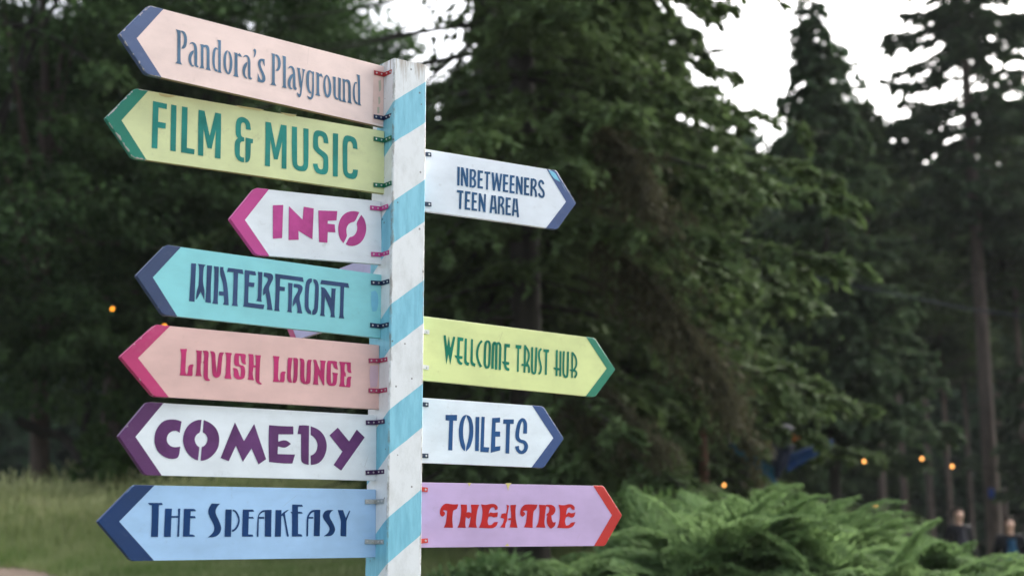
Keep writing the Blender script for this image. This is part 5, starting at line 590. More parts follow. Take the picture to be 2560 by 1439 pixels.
SPEC = {
 'pandora': ((rgb(228, 205, 199, K), rgb(88, 108, 152), rgb(96, 130, 160)), 'pale pink board with slate blue arrow head and condensed slate lettering, the topmost', (REDB, NAVY), MAT_RAW),
 'film': ((rgb(209, 216, 164, K), rgb(42, 150, 126), rgb(52, 150, 140)), 'pale yellow green board with jade green arrow head and tall jade capitals', (GREENB, GREENB), paint_mat('olive edge', rgb(150, 150, 80), 1.0)),
 'info': ((rgb(224, 230, 236, K), rgb(222, 82, 164), rgb(206, 84, 158)), 'short white board with bright pink arrow head reading INFO', (PINKB, PINKB), None),
 'water': ((rgb(134, 205, 212, K), rgb(64, 82, 122), rgb(60, 82, 124)), 'turquoise board with dark slate arrow head and ornate slate capitals', (NAVY, NAVY), None),
 'lavish': ((rgb(216, 180, 174, K), rgb(208, 62, 124), rgb(200, 58, 118)), 'salmon pink board with crimson arrow head and curly crimson lettering', (CRIM, CRIM), None),
 'comedy': ((rgb(220, 228, 234, K), rgb(104, 56, 112), rgb(108, 64, 118)), 'long white board with purple arrow head reading COMEDY', (PURP, PURP), None),
 'speak': ((rgb(160, 196, 232, K), rgb(26, 64, 118), rgb(22, 64, 118)), 'sky blue board with navy arrow head and navy art deco lettering, lowest on the left', (MAT_STEEL, MAT_STEEL), None),
 'inbet': ((rgb(220, 227, 236, K), rgb(72, 96, 150), rgb(44, 94, 140)), 'white board pointing right with two lines of small blue capitals', (DARKB, DARKB), None),
 'wellc': ((rgb(207, 217, 150, K), rgb(8, 138, 108), rgb(6, 130, 104)), 'lime yellow board pointing right with green arrow head and thin green capitals', (WHITEB, WHITEB), None),
 'toilets': ((rgb(218, 228, 236, K), rgb(52, 86, 146), rgb(40, 90, 146)), 'white board pointing right with blue arrow head reading TOILETS', (DARKB, DARKB), None),
 'theatre': ((rgb(190, 166, 206, K), rgb(216, 46, 40), rgb(200, 38, 38)), 'lilac board pointing right with red arrow head reading THEATRE', (TOMATO, TOMATO), None),
}
for bi, (key, s, O, ya, ti, dims, br, polys) in enumerate(BOARDS):
    u = s * math.cos(ya) * EX + math.sin(ya) * EY
    U = math.cos(ti) * u + math.sin(ti) * ZUP; V = -math.sin(ti) * u + math.cos(ti) * ZUP
    X = U if s > 0 else -U
    cols, label, bcs, edge = SPEC[key]
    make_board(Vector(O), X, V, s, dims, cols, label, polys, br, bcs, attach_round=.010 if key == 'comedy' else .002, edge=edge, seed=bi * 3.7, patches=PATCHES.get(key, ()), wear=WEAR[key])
# the board on the far face, pointing away behind the turquoise one
hy = -0.10
U = math.cos(hy) * EY - math.sin(hy) * EX
Oh = Vector((PX, PY, 0)) + EX * (.3 * PW / 2 + LEANX * .265) + EY * (PW / 2 + LEANY * .265) + ZUP * 2.465
make_board(Oh, -U, ZUP, -1, (.2, .795, .088, 0, .045, .046, .045), (rgb(178, 172, 208), rgb(196, 62, 122), rgb(120, 60, 120)),
           'lilac board with pink arrow head pointing away, half hidden behind the turquoise board', None, (.06,), (CRIM,), seed=55.0)
# ------------------------------------------------------------------ trees
def at(px, Y, z=None, py=None):
    """plan position from a bearing measured on the photograph and a distance; on the ground unless z is given"""
    x = (px - 1280) / 3790 * Y
    return x

def spruce(seed, H, clear, r_low, r_top=.15, nb=110, per=260, droop=.5, leaf=(.16, .038), dens_top=1.0, trunk_r=.16, hang=.35, az_rng=None, sweep=.25, dead=0, tintb=0.0, tip=.25, pw=.8):
    """returns trunk Tubes and crown Leaves for a spruce standing at the origin"""
    g = np.random.default_rng(seed)
    T = Tubes(9); L = Leaves(); D = Leaves()
    zz = np.linspace(-.3, H, 14)
    wob = np.cumsum(g.normal(0, .012, (14, 2)), 0)
    T.add(np.c_[wob, zz], trunk_r * np.clip(1 - zz / H * .93, .05, 1.2) ** .8 + np.where(zz < .2, trunk_r * .35, 0))
    zb = clear + (H - clear) * np.sort(g.random(nb) ** 1.15) * .97
    az = np.arange(nb) * 2.399 + g.normal(0, .35, nb)
    for i in range(nb):
        q = (zb[i] - clear) / (H - clear)
        l = (r_low * (1 - q) ** pw + r_top) * g.uniform(.72, 1.15)
        if q < .06: l *= g.uniform(.5, 1)
        dp = droop * (1 - .55 * q) * g.uniform(.7, 1.3)
        d = np.array([np.cos(az[i]), np.sin(az[i])]); pr = np.array([-d[1], d[0]])
        tt = np.linspace(0, 1, 7)
        def path(t):
            o = l * t; dz = l * (.12 * t - dp * t ** 1.4 + tip * dp * t ** 3); side = sweep * l * .1 * np.sin(t * 2.5 + i)
            return np.stack([d[0] * o + pr[0] * side, d[1] * o + pr[1] * side, zb[i] + dz], -1)
        T.add(path(tt), np.linspace(.028, .006, 7) * (l / 2.5) ** .6)
        n = int(per * l / 2.2 * g.uniform(.8, 1.15))
        nt = max(7, int(l * 9))                        # discrete side twigs make sprays with gaps between them
        t0 = np.clip(g.random(nt) ** .8 * .92 + .1, .08, 1); sd = np.where(g.random(nt) < .5, -1, 1); ll = (.20 + .30 * l * (1 - t0)) * g.uniform(.5, 1.2, nt)
        hg = hang * g.uniform(.3, 1.4, nt)
        k = g.integers(0, nt, n); t = t0[k]; sside = sd[k]; ln = ll[k]; s = g.random(n) ** .7
        fwd = np.array([d[0], d[1], 0]); sid = np.array([pr[0], pr[1], 0])
        tw = nrm(fwd[None] * .75 + sid[None] * sside[:, None] * .9)
        P = path(t) + tw * (s * ln)[:, None]; P[:, 2] -= hg[k] * s ** 1.6 * ln + .02
        P += g.normal(0, .022, P.shape)
        ax = tw + g.normal(0, .38, (n, 3)); ax[:, 2] -= hg[k] * s * 1.1
        Nn = np.array([0, 0, 1.]) + g.normal(0, .35, (n, 3))
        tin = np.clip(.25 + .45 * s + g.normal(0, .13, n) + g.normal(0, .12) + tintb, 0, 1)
        L.add(P, ax, Nn, leaf[0] * g.uniform(.7, 1.3, n), leaf[1] * g.uniform(.7, 1.3, n), tin)
        # leading shoot
        m = n // 5; t = g.random(m) * .95 + .05
        L.add(path(t) + g.normal(0, .03, (m, 3)), fwd + g.normal(0, .5, (m, 3)), np.array([0, 0, 1.]) + g.normal(0, .4, (m, 3)), leaf[0], leaf[1], np.clip(.4 + g.normal(0, .15, m) + tintb, 0, 1))
    for i in range(dead):
        z0 = g.uniform(1.0, clear + 2.0); a = g.uniform(0, 2 * np.pi); l = g.uniform(.5, 1.6)
        t = np.linspace(0, 1, 5)
        T.add(np.stack([np.cos(a) * l * t, np.sin(a) * l * t, z0 - .35 * l * t ** 1.5], -1), np.linspace(.016, .004, 5))
    return T, L

def broadleaf(seed, H, crown_z, R_, RZ, nclump=120, per=230, leaf=(.13, .075), trunk_r=.15, skew=(0, 0), limbs=7, bare=None, low=-.95):
    g = np.random.default_rng(seed)
    T = Tubes(9); L = Leaves()
    top = crown_z + RZ * .5
    zz = np.linspace(-.3, top, 12); q = zz / top
    wob = np.cumsum(g.normal(0, .03, (12, 2)), 0) + np.outer(np.clip(q, 0, 1), skew)
    T.add(np.c_[wob, zz], trunk_r * (1.15 - .85 * np.clip(q, 0, 1)) + np.where(zz < .15, trunk_r * .5, 0))
    C = []
    while len(C) < nclump:
        p = g.normal(0, 1, 3); p /= np.linalg.norm(p)
        if p[2] < low: continue
        r = g.uniform(.45, 1.0) ** .5
        C.append([p[0] * R_ * r + skew[0], p[1] * R_ * r + skew[1], crown_z + p[2] * RZ * r])
    C = np.array(C)
    for i in range(limbs + 10):
        c = C[g.integers(0, nclump)]; z0 = g.uniform(crown_z - RZ * .7, crown_z + RZ * .3); z0 = max(z0, 1.6)
        s = np.array([np.interp(z0, zz, wob[:, 0]), np.interp(z0, zz, wob[:, 1]), z0]); t = np.linspace(0, 1, 6)[:, None]
        pth = s * (1 - t) + c * t; pth[:, 2] += .35 * np.sin(t[:, 0] * np.pi) * g.uniform(-.3, 1)
        T.add(pth, np.linspace(trunk_r * .42, .012, 6))
    for c in C:
        n = int(per * g.uniform(.6, 1.3)); a = g.uniform(.45, .95)
        out = nrm((c - np.array([skew[0], skew[1], crown_z]))[None] * np.array([1, 1, .4]))[0]
        # overlapping tiers of leaves sagging outwards
        v = nrm(g.normal(0, 1, (n, 3))); rr = g.random(n) ** .45
        P = v * rr[:, None] * np.array([a, a, a * .42]); 
        P[:, 2] -= .25 * a * (np.hypot(P[:, 0], P[:, 1]) / a) ** 2
        P += c
        Nn = np.array([0, 0, 1.]) + out * .45 + g.normal(0, .45, (n, 3))
        ax = out + v * .7 + g.normal(0, .5, (n, 3)); ax[:, 2] -= .5
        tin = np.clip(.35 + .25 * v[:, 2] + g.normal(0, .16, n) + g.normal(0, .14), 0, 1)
        sz = g.uniform(.6, 1.35, n)
        L.add(P, ax, Nn, leaf[0] * sz, leaf[1] * sz, tin)
    return T, L

def plant_tree(name, TL, x, y, label, cat='tree', group=None, leafm=MAT_SPRUCE, bark=MAT_BARK, rot=0.0, keep=None, extra=None):
    T, L = TL
    z = float(hgt(x, y))
    root = thing(name, (x, y, z), label, cat, group)
    root.rotation_euler.z = rot
    link('trunk', T.mesh('trunk', bark), root)
    kf = None
    if keep: kf = lambda c: keep(c + np.array([x, y, z]))
    link('crown', L.mesh('crown', leafm, kf), root)
    return root

def copy_tree(src, x, y, rot, scale, label, group=None):
    r = src.copy(); COL.objects.link(r)
    r.location = (x, y, float(hgt(x, y))); r.rotation_euler.z = rot; r.scale = (scale, scale, scale)
    r['label'] = label
    if group: r['group'] = group
    for c in list(src.children):
        k = c.copy(); COL.objects.link(k); k.parent = r
    return r

# --- the dark broadleaf edge on the left
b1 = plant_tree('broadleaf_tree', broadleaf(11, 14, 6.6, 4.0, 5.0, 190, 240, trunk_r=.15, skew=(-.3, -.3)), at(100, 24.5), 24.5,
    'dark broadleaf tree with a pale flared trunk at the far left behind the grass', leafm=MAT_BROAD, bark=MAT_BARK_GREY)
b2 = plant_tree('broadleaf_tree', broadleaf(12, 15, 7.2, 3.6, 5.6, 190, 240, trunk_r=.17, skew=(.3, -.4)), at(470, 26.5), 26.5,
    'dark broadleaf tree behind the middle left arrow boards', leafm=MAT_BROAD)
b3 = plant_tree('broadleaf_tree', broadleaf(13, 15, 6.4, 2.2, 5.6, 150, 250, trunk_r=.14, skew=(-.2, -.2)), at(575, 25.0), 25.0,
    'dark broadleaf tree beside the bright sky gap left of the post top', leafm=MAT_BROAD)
copy_tree(b2, at(-160, 22.5), 22.5, 2.1, .95, 'dark broadleaf tree overhanging the left border of the photo')
copy_tree(b1, at(270, 31.5), 31.5, 3.6, 1.3, 'tall dark broadleaf tree filling the top left behind the others')
copy_tree(b2, at(440, 33.0), 33.0, 1.3, 1.15, 'tall dark broadleaf tree behind the pale pink top board')

# the crooked low bough under the left trees
def bough():
    T = Tubes(8); x0, x1 = at(40, 24.0), at(250, 24.0)
    t = np.linspace(0, 1, 16)
    x = x0 + (x1 - x0) * t; zc = 1.6 + (1381 - np.interp(t, [0, .25, .5, .75, 1], [1038, 1068, 1075, 1120, 1205])) / 3790 * 24.0
    T.add(np.stack([x, np.full_like(x, 24.0) + .2 * np.sin(t * 5), zc], -1), np.linspace(.10, .13, 16) * .75)
    T.add(np.stack([x0 + (x1 - x0) * (.78 + .05 * t), 24.0 + .1 * t, zc[11] + 1.2 * t], -1), np.linspace(.07, .03, 16))
    o = link('fallen_bough', T.mesh('fallen_bough', MAT_BARK))
    tag(o, 'dark crooked bough curving down to the ground beside the pale left trunk', 'branch')
bough()

# --- tall spruces behind the post
gapA = lambda c: ~((c[:, 2] > 1.6 + c[:, 1] * .318) & (c[:, 0] / c[:, 1] > .095) & (c[:, 2] < 1.6 + c[:, 1] * .352) & (c[:, 2] > 1.6 + c[:, 1] * (.345 - .36 * (c[:, 0] / c[:, 1] - .095))))
thin = lambda c: (np.sin(c[:, 0] * 9 + c[:, 2] * 6) + np.sin(c[:, 1] * 7 - c[:, 2] * 4) + np.sin(c[:, 0] * 23 + c[:, 1] * 17))
# wind broken on the left side above seven metres: bare, then thin, then full towards the trunk
broken = lambda c, x0, x1, z0: ~(((c[:, 2] > z0) & (c[:, 0] < x0)) | ((c[:, 2] > z0 - .25) & (c[:, 0] < x1) & (thin(c) < 1.35)))
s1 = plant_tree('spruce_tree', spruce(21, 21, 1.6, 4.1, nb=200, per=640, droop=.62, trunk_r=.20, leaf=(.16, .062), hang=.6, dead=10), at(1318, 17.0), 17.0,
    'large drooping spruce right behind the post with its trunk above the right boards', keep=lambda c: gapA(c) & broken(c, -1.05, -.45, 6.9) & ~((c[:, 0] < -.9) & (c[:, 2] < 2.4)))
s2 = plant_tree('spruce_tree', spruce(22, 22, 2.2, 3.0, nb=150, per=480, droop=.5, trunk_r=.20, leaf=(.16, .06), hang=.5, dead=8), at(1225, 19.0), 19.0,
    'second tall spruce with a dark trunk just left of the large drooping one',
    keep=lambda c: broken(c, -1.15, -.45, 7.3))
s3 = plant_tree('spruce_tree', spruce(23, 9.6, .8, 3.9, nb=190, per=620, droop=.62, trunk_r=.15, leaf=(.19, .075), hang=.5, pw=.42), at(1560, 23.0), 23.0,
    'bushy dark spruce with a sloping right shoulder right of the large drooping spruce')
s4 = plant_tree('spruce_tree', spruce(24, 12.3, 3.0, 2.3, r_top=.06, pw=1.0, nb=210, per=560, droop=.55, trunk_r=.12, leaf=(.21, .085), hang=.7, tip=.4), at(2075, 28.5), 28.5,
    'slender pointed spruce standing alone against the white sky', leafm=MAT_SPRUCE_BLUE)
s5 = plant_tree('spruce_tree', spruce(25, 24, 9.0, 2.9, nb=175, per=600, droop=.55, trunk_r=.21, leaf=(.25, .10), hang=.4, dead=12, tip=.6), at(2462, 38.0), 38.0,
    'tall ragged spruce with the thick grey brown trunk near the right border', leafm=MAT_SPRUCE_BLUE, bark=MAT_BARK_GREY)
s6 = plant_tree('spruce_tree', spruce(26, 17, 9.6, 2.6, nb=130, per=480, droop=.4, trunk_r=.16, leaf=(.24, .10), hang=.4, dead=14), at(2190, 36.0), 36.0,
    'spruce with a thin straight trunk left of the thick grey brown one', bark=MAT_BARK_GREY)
s6.scale = (.72, .72, .72)

# wood interior: one of each kind, copied
WOOD = [(2072, 41, .62, 'spruce with a thin trunk glimpsed behind the pointed spruce'),
        (2245, 47, .84, 'spruce with a faint dark trunk between the two grey brown trunks'),
        (2358, 43, .64, 'spruce with a slim pale trunk left of the thick grey brown trunk'),
        (2408, 54, .75, 'spruce with a faint trunk deep in the wood beside the thick trunk'),
        (2552, 40, .78, 'spruce with a dark trunk cut by the right border'),
        (1985, 44, .66, 'spruce behind the left side of the pointed spruce'),
        (2310, 58, 1.0, 'spruce far back between the slim pale trunk and the thin straight trunk'),
        (2490, 58, .9, 'spruce far back right of the thick grey brown trunk')]
for i, (px, Y, sc, lab) in enumerate(WOOD):
    copy_tree(s6, at(px, Y), Y, i * 1.7 + .4, sc, lab)
DEEP = [(1880, 34, .62), (1760, 38, .72), (1600, 32, .85), (1450, 30, 1.0), (1330, 36, 1.05), (1150, 34, .68), (1020, 38, .62), (2130, 50, .72), (2720, 36, .7), (2640, 48, .9), (1900, 52, .8), (1700, 55, .95)]
for i, (px, Y, sc) in enumerate(DEEP):
    copy_tree(s4, at(px, Y), Y, i * 2.3 + 1, sc * 1.36, 'dark spruce deep in the wood behind the nearer trees', 'spruces deep in the wood')

# slim red brown trunk right of the lilac right hand board
t_ = Tubes(8); zz = np.linspace(-.2, 4.2, 8); t_.add(np.c_[.02 * np.sin(zz), 0 * zz, zz], np.linspace(.085, .05, 8))
l_ = Leaves(); g_ = np.random.default_rng(5); c_ = g_.normal(0, 1, (2600, 3)) * np.array([.55, .55, .7]) + np.array([0, 0, 3.6])
l_.add(c_, g_.normal(0, 1, (2600, 3)), np.array([0, 0, 1.]) + g_.normal(0, .4, (2600, 3)), .13, .05, np.clip(g_.normal(.35, .2, 2600), 0, 1))
plant_tree('young_tree', (t_, l_), at(1747, 21.0), 21.0, 'young tree with a slim red brown trunk right of the lilac board tip', bark=MAT_BARK_RED)

# --- lichened drooping boughs hanging in front of the big spruce
def drooping(px0, py0, px1, py1, Y, seed, label, n_tw=60):
    g = np.random.default_rng(seed); T = Tubes(6); L = Leaves()
    a = np.array([at(px0, Y), Y, 1.6 + (1381 - py0) / 3790 * Y]); b = np.array([at(px1, Y), Y - .4, 1.6 + (1381 - py1) / 3790 * Y])
    t = np.linspace(0, 1, 14)[:, None]
    def pt(t): 
        q = a * (1 - t) + b * t; q[:, 2] += .45 * np.sin(t[:, 0] * np.pi) * .8; q[:, 1] += .25 * np.sin(t[:, 0] * 4); return q
    T.add(pt(t), np.linspace(.035, .008, 14))
    for k in range(n_tw):
        s = g.uniform(.1, 1, (1, 1)); o = pt(s)[0]; l = g.uniform(.2, .75)
        d = np.array([g.normal(.25, .3), g.normal(0, .35), -g.uniform(.3, 1)]); d /= np.linalg.norm(d)
        u = np.linspace(0, 1, 4)[:, None]; q = o + d * l * u; q[:, 2] -= .1 * u[:, 0] ** 2
        T.add(q, np.linspace(.008, .003, 4))
        m = 26; s2 = g.random(m)[:, None]
        L.add(o + d * l * s2 + g.normal(0, .035, (m, 3)), d + g.normal(0, .4, (m, 3)), g.normal(0, 1, (m, 3)), .11, .02, np.clip(g.normal(.45, .2, m), 0, 1))
        e = o + d * l
        m = 12; L.add(e + g.normal(0, .07, (m, 3)), d * .4 + g.normal(0, .6, (m, 3)), np.array([0, 0, 1.]), .14, .03, np.clip(g.normal(.6, .2, m), 0, 1))
    root = thing('drooping_bough', tuple(a), label, 'branch')
    br = link('branch', T.mesh('branch', MAT_OLIVE), root, tuple(-a)); link('twigs', L.mesh('twigs', MAT_OLIVE), root, tuple(-a))
drooping(1440, 560, 1800, 1010, 15.6, 31, 'lichened olive bough slanting down above the lime board tip')
drooping(1540, 640, 1835, 1125, 16.2, 32, 'long lichened olive bough slanting down toward the blue winged sculpture')
drooping(1340, 930, 1620, 1150, 15.4, 33, 'lichened olive bough drooping between the lime and white boards')
drooping(1480, 300, 1640, 560, 15.2, 34, 'lichened olive bough hanging above the white two line board')

# --- far wood closing the view
def far_wood():
    g = np.random.default_rng(41); L = Leaves(); n = 150000
    X = g.uniform(-46, 52, n); Y = g.uniform(64, 80, n)
    top = 13 + 2.2 * np.sin(X * .55) + 1.6 * np.sin(X * 1.3 + 1) + np.where(X < 2, 8.0, 6.5)
    Z = g.random(n) ** .9 * top + hgt(X, Y)
    L.add(np.stack([X, Y, Z], -1), g.normal(0, 1, (n, 3)), np.array([0, -1, .35]) + g.normal(0, .45, (n, 3)), g.uniform(.7, 1.3, n), g.uniform(.3, .55, n), np.clip(g.normal(.3, .2, n), 0, 1))
    tag(link('far_wood', L.mesh('far_wood', MAT_WOOD_SHADE)), 'dark mass of far woodland closing the view behind all the trunks', 'wood', kind='stuff')
far_wood()

# --- understorey and bushes
def leafy(name, x, y, rx, ry, rz, n, seed, mat, label, leaf=(.11, .06), cat='bush', lift=0.0, lumps=14, tint=.4):
    g = np.random.default_rng(seed); L = Leaves(); T = Tubes(6)
    z = float(hgt(x, y)) + lift
    root = thing(name, (x, y, z), label, cat)
    for k in range(lumps):
        v = g.normal(0, 1, 3); v /= np.linalg.norm(v); v[2] = abs(v[2])
        c = v * np.array([rx, ry, rz]) * g.uniform(.35, .8); a = g.uniform(.3, .5) * min(rx, rz) * 1.1
        m = n // lumps
        u = nrm(g.normal(0, 1, (m, 3))); P = c + u * (g.random(m) ** .4)[:, None] * np.array([a, a, a * .6]); P[:, 2] = np.maximum(P[:, 2], .02)
        L.add(P, u + g.normal(0, .5, (m, 3)) - np.array([0, 0, .3]), np.array([0, -.2, 1.]) + g.normal(0, .4, (m, 3)), leaf[0] * g.uniform(.6, 1.3, m), leaf[1] * g.uniform(.6, 1.3, m), np.clip(tint + .25 * u[:, 2] + g.normal(0, .15, m) + g.normal(0, .1), 0, 1))
        T.add(np.array([[0, 0, -.1 - lift], c * .5, c]), np.array([.02, .014, .006]))
    link('stems', T.mesh('stems', MAT_BARK), root); link('leaves', L.mesh('leaves', mat), root)
    return root
leafy('shrub', at(1570, 14.8), 14.8, 1.15, .8, 1.55, 6000, 51, MAT_SHRUB, 'light green leafy shrub just above the lilac right hand board', (.13, .06), lift=.1)
leafy('shrub', at(1230, 12.5), 12.5, .85, .7, .75, 4200, 52, MAT_BROAD, 'low dark shrub below the lilac right hand board near the post foot', (.10, .05), tint=.55)
leafy('shrub', at(1420, 12.0), 12.0, .55, .5, .62, 2600, 53, MAT_SHRUB, 'low mid green shrub below the red arrow head', (.10, .05), tint=.3)
leafy('sapling', at(275, 23.0), 23.0, .55, .5, 1.7, 2600, 54, MAT_SHRUB, 'small bright green sapling under the dark left trees', (.13, .07), lift=.7, tint=.1)
leafy('shrub', at(20, 22.6), 22.6, .9, .7, .95, 3200, 55, MAT_BROAD, 'low dark bush at the foot of the far left trees', (.12, .06))
leafy('shrub', at(560, 23.4), 23.4, 1.9, .8, 1.0, 5200, 56, MAT_BROAD, 'wide low dark bush behind the grass and the long white board', (.12, .06), tint=.5)
leafy('shrub', at(330, 24.4), 24.4, 1.6, .8, 1.0, 4600, 57, MAT_BROAD, 'low dark bush behind the grass beneath the crooked bough', (.12, .06), tint=.4)
leafy('shrub', at(830, 24.0), 24.0, 1.6, .9, 1.5, 5600, 58, MAT_BROAD, 'dark bush filling the wood edge left of the post', (.12, .06), tint=.4)

def bracken():
    g = np.random.default_rng(61); L = Leaves(); T = Tubes(5)
    x0, y0 = at(1950, 12.0), 12.0
    prof = lambda px: np.interp(px, [1420, 1520, 1640, 1800, 2000, 2150, 2300, 2420, 2500, 2560], [1400, 1362, 1325, 1275, 1300, 1355, 1388, 1402, 1445, 1500])
    org = np.array([x0, y0, float(hgt(x0, y0))])
    N = 190
    for i in range(N):
        px = g.uniform(1400, 2545); Y = g.uniform(10.4, 14.5)
        x = at(px, Y); zt = 1.6 + (1381 - prof(px)) / 3790 * 12.0 * (1.0 + (Y - 12) * .012) - g.uniform(0, .40) ** 1.2 - .04 - (.10 * max(0, 11.4 - Y))
        zg = float(hgt(x, Y)); h = max(zt - zg, .35)
        for k in range(5):
            az = g.uniform(0, 2 * np.pi); d = np.array([np.cos(az), np.sin(az), 0]); pr = np.array([-d[1], d[0], 0])
            if g.random() < .30: d = nrm(np.array([[.8, -.6, 0]]) + g.normal(0, .35, (1, 3)) * np.array([1, 1, 0]))[0]; pr = np.array([-d[1], d[0], 0])
            st = h * g.uniform(.55, .95); bl = g.uniform(.28, .62); rise = g.uniform(.2, .75)
            t = np.linspace(0, 1, 6)
            def path(u):   # u 0..1 along the blade
                return np.array([x, Y, zg]) + d[None] * (.10 + bl * u)[:, None] + np.array([0, 0, 1.]) * (st + rise * h * u - .50 * bl * u ** 2.4)[:, None]
            base = np.array([[x, Y, zg - .05], [x, Y, zg + st * .5] + d * .04, path(np.array([0.]))[0]])
            T.add(base, np.array([.006, .005, .004]))
            np_ = 15
            u = np.linspace(.03, .98, np_); o = path(u); slope = nrm(np.gradient(o, axis=0))
            tb = np.clip(g.normal(.5, .28), 0, 1)
            for sgn in (-1, 1):
                ln = (.20 + .16 * bl) * (1 - u) ** .8 + .03
                m = 9
                q = np.linspace(.08, 1, m)
                dirp = nrm(pr[None] * sgn + slope * .45)
                P = o[:, None] + dirp[:, None] * (ln[:, None] * q[None])[..., None]
                P[..., 2] -= (g.uniform(.05, .4) * ln[:, None] * q[None] ** 2)
                P = P.reshape(-1, 3) + g.normal(0, .006, (np_ * m, 3))
                A = np.repeat(dirp, m, 0) * .5 + np.repeat(slope, m, 0) + g.normal(0, .25, (np_ * m, 3))
                Wd = np.repeat(.075 * (1 - u) + .03, m) * np.tile(1.15 - .75 * q, np_)
                L.add(P, A, np.array([0, 0, 1.]) + g.normal(0, .38, (np_ * m, 3)), Wd * 1.55, Wd * .46, np.clip(tb + g.normal(0, .1, np_ * m) + .12, 0, 1))
    root = thing('bracken_bush', tuple(org), 'large pale green mound of feathery bracken in the lower right corner', 'bush')
    tag(link('stems', T.mesh('stems', MAT_SHRUB), root, tuple(-org)), kind='stuff'); tag(link('fronds', L.mesh('fronds', MAT_BRACKEN), root, tuple(-org)), kind='stuff')
bracken()

def grass():
    g = np.random.default_rng(71); L = Leaves(); n = 64000
    Y = g.uniform(16.2, 24.5, n); px = g.uniform(-220, 1500, n); X = (px - 1280) / 3790 * Y
    off = np.abs(Y - path_centre(X)) > 1.25; X, Y, px = X[off], Y[off], px[off]; n = len(X)
    patch = .5 + .5 * np.sin(X * 1.7 + 2 * np.sin(Y * .8)) * np.sin(Y * 1.1 + .6)
    tall = smooth01(17.2, 20.8, Y)
    h = (.16 + .58 * tall) * (.7 + .45 * patch) * g.uniform(.6, 1.2, n)
    A = np.array([0, 0, 1.]) + g.normal(0, .22, (n, 3)); A[:, 2] = np.abs(A[:, 2])
    P = np.stack([X, Y, hgt(X, Y)], -1) + nrm(A) * h[:, None] * .5
    Nn = g.normal(0, 1, (n, 3)); Nn[:, 2] *= .2
    L.add(P, A, Nn, h, g.uniform(.010, .022, n), np.clip(.30 + .25 * patch * tall + g.normal(0, .17, n), 0, 1))
    # pale seed heads over the taller patches
    m = (tall > .6) & (g.random(n) < .40)
    Ps = P[m] + nrm(A[m]) * h[m][:, None] * .52
    L.add(Ps, A[m] + g.normal(0, .2, (m.sum(), 3)), Nn[m], g.uniform(.08, .17, m.sum()), g.uniform(.014, .03, m.sum()), np.clip(g.normal(.95, .1, m.sum()), 0, 1))
    # short turf towards the path and along the lower edge of the frame
    k = 30000; Y = g.uniform(15.6, 19.5, k) ; px = g.uniform(-220, 1500, k); X = (px - 1280) / 3790 * Y; off = np.abs(Y - path_centre(X)) > 1.15; X, Y = X[off], Y[off]; k = len(X); h = g.uniform(.05, .14, k)
    A = np.array([0, 0, 1.]) + g.normal(0, .4, (k, 3))
    L.add(np.stack([X, Y, hgt(X, Y) + h * .4], -1), A, g.normal(0, 1, (k, 3)) * np.array([1, 1, .2]), h, .016, np.clip(g.normal(.35, .2, k), 0, 1))
    tag(link('meadow_grass', L.mesh('meadow_grass', MAT_GRASS)), 'long meadow grass with pale seed heads on the left bank', 'grass', kind='stuff')
grass()

# ------------------------------------------------------------------ lights strung in the wood, cable, marker
BULB = emit('warm bulb', (1.0, .42, .10, 1), 1.25)
BULB_O = emit('amber bulb', (1.0, .33, .02, 1), 1.3)
CABLE = plain('black cable', (.008, .008, .009, 1), .95)
def P3(px, py, Y): return np.array([at(px, Y), Y, 1.6 + (1381 - py) / 3790 * Y])
def festoon(pts, Y, mat, label, ends, r=.034):
    W_ = [P3(px, py, Y) for px, py in pts]
    root = thing('festoon_lights', tuple(W_[0]), label, 'string lights', 'strings of warm bulbs in the wood')
    knots = [P3(*ends[0], Y)] + [w + np.array([0, 0, .10]) for w in W_] + [P3(*ends[1], Y)]
    T = Tubes(5)
    for a, b in zip(knots[:-1], knots[1:]):
        t = np.linspace(0, 1, 9)[:, None]; q = a * (1 - t) + b * t; q[:, 2] -= .05 * np.linalg.norm(b - a) * np.sin(t[:, 0] * np.pi) * .6
        T.add(q, .0036)
    link('cable', T.mesh('cable', CABLE), root, tuple(-W_[0]))
    for w in W_:
        bm = bmesh.new(); bmesh.ops.create_uvsphere(bm, u_segments=12, v_segments=8, radius=r)
        for v in bm.verts:
            if v.co.z > 0: v.co.z *= 1.25
        bo = bm_obj('bulb', bm, mat, root, tuple(w - W_[0]))
        bm = bmesh.new(); bmesh.ops.create_cone(bm, cap_ends=True, segments=10, radius1=.016, radius2=.013, depth=.06)
        bm_obj('bulb_holder', bm, CABLE, bo, (0, 0, .07))
festoon([(267, 760), (400, 806)], 19.0, BULB_O, 'string of two amber bulbs hanging before the dark left trees', ((60, 700), (560, 860)), .018)
festoon([(2150, 1168), (2294, 1163), (2368, 1183), (2558, 1218)], 21.5, BULB, 'upper string of warm bulbs between the trunks on the right', ((2010, 1130), (2760, 1190)), .019)
festoon([(1800, 1222), (2172, 1278)], 20.0, BULB, 'lower string of warm bulbs just above the bracken', ((1640, 1180), (2420, 1270)), .017)
t = np.linspace(0, 1, 24); cx_ = [1960, 2200, 2430, 2600]; cyy = [684, 737, 787, 812]
pp = np.array([P3(np.interp(q, [0, .37, .73, 1], cx_), np.interp(q, [0, .37, .73, 1], cyy), 27.0) for q in t])
T = Tubes(6); T.add(pp, .014)
tag(link('overhead_cable', T.mesh('overhead_cable', plain('slate cable sheath', (.030, .034, .052, 1), .8))), 'dark overhead cable sagging across the trunks on the right', 'cable')
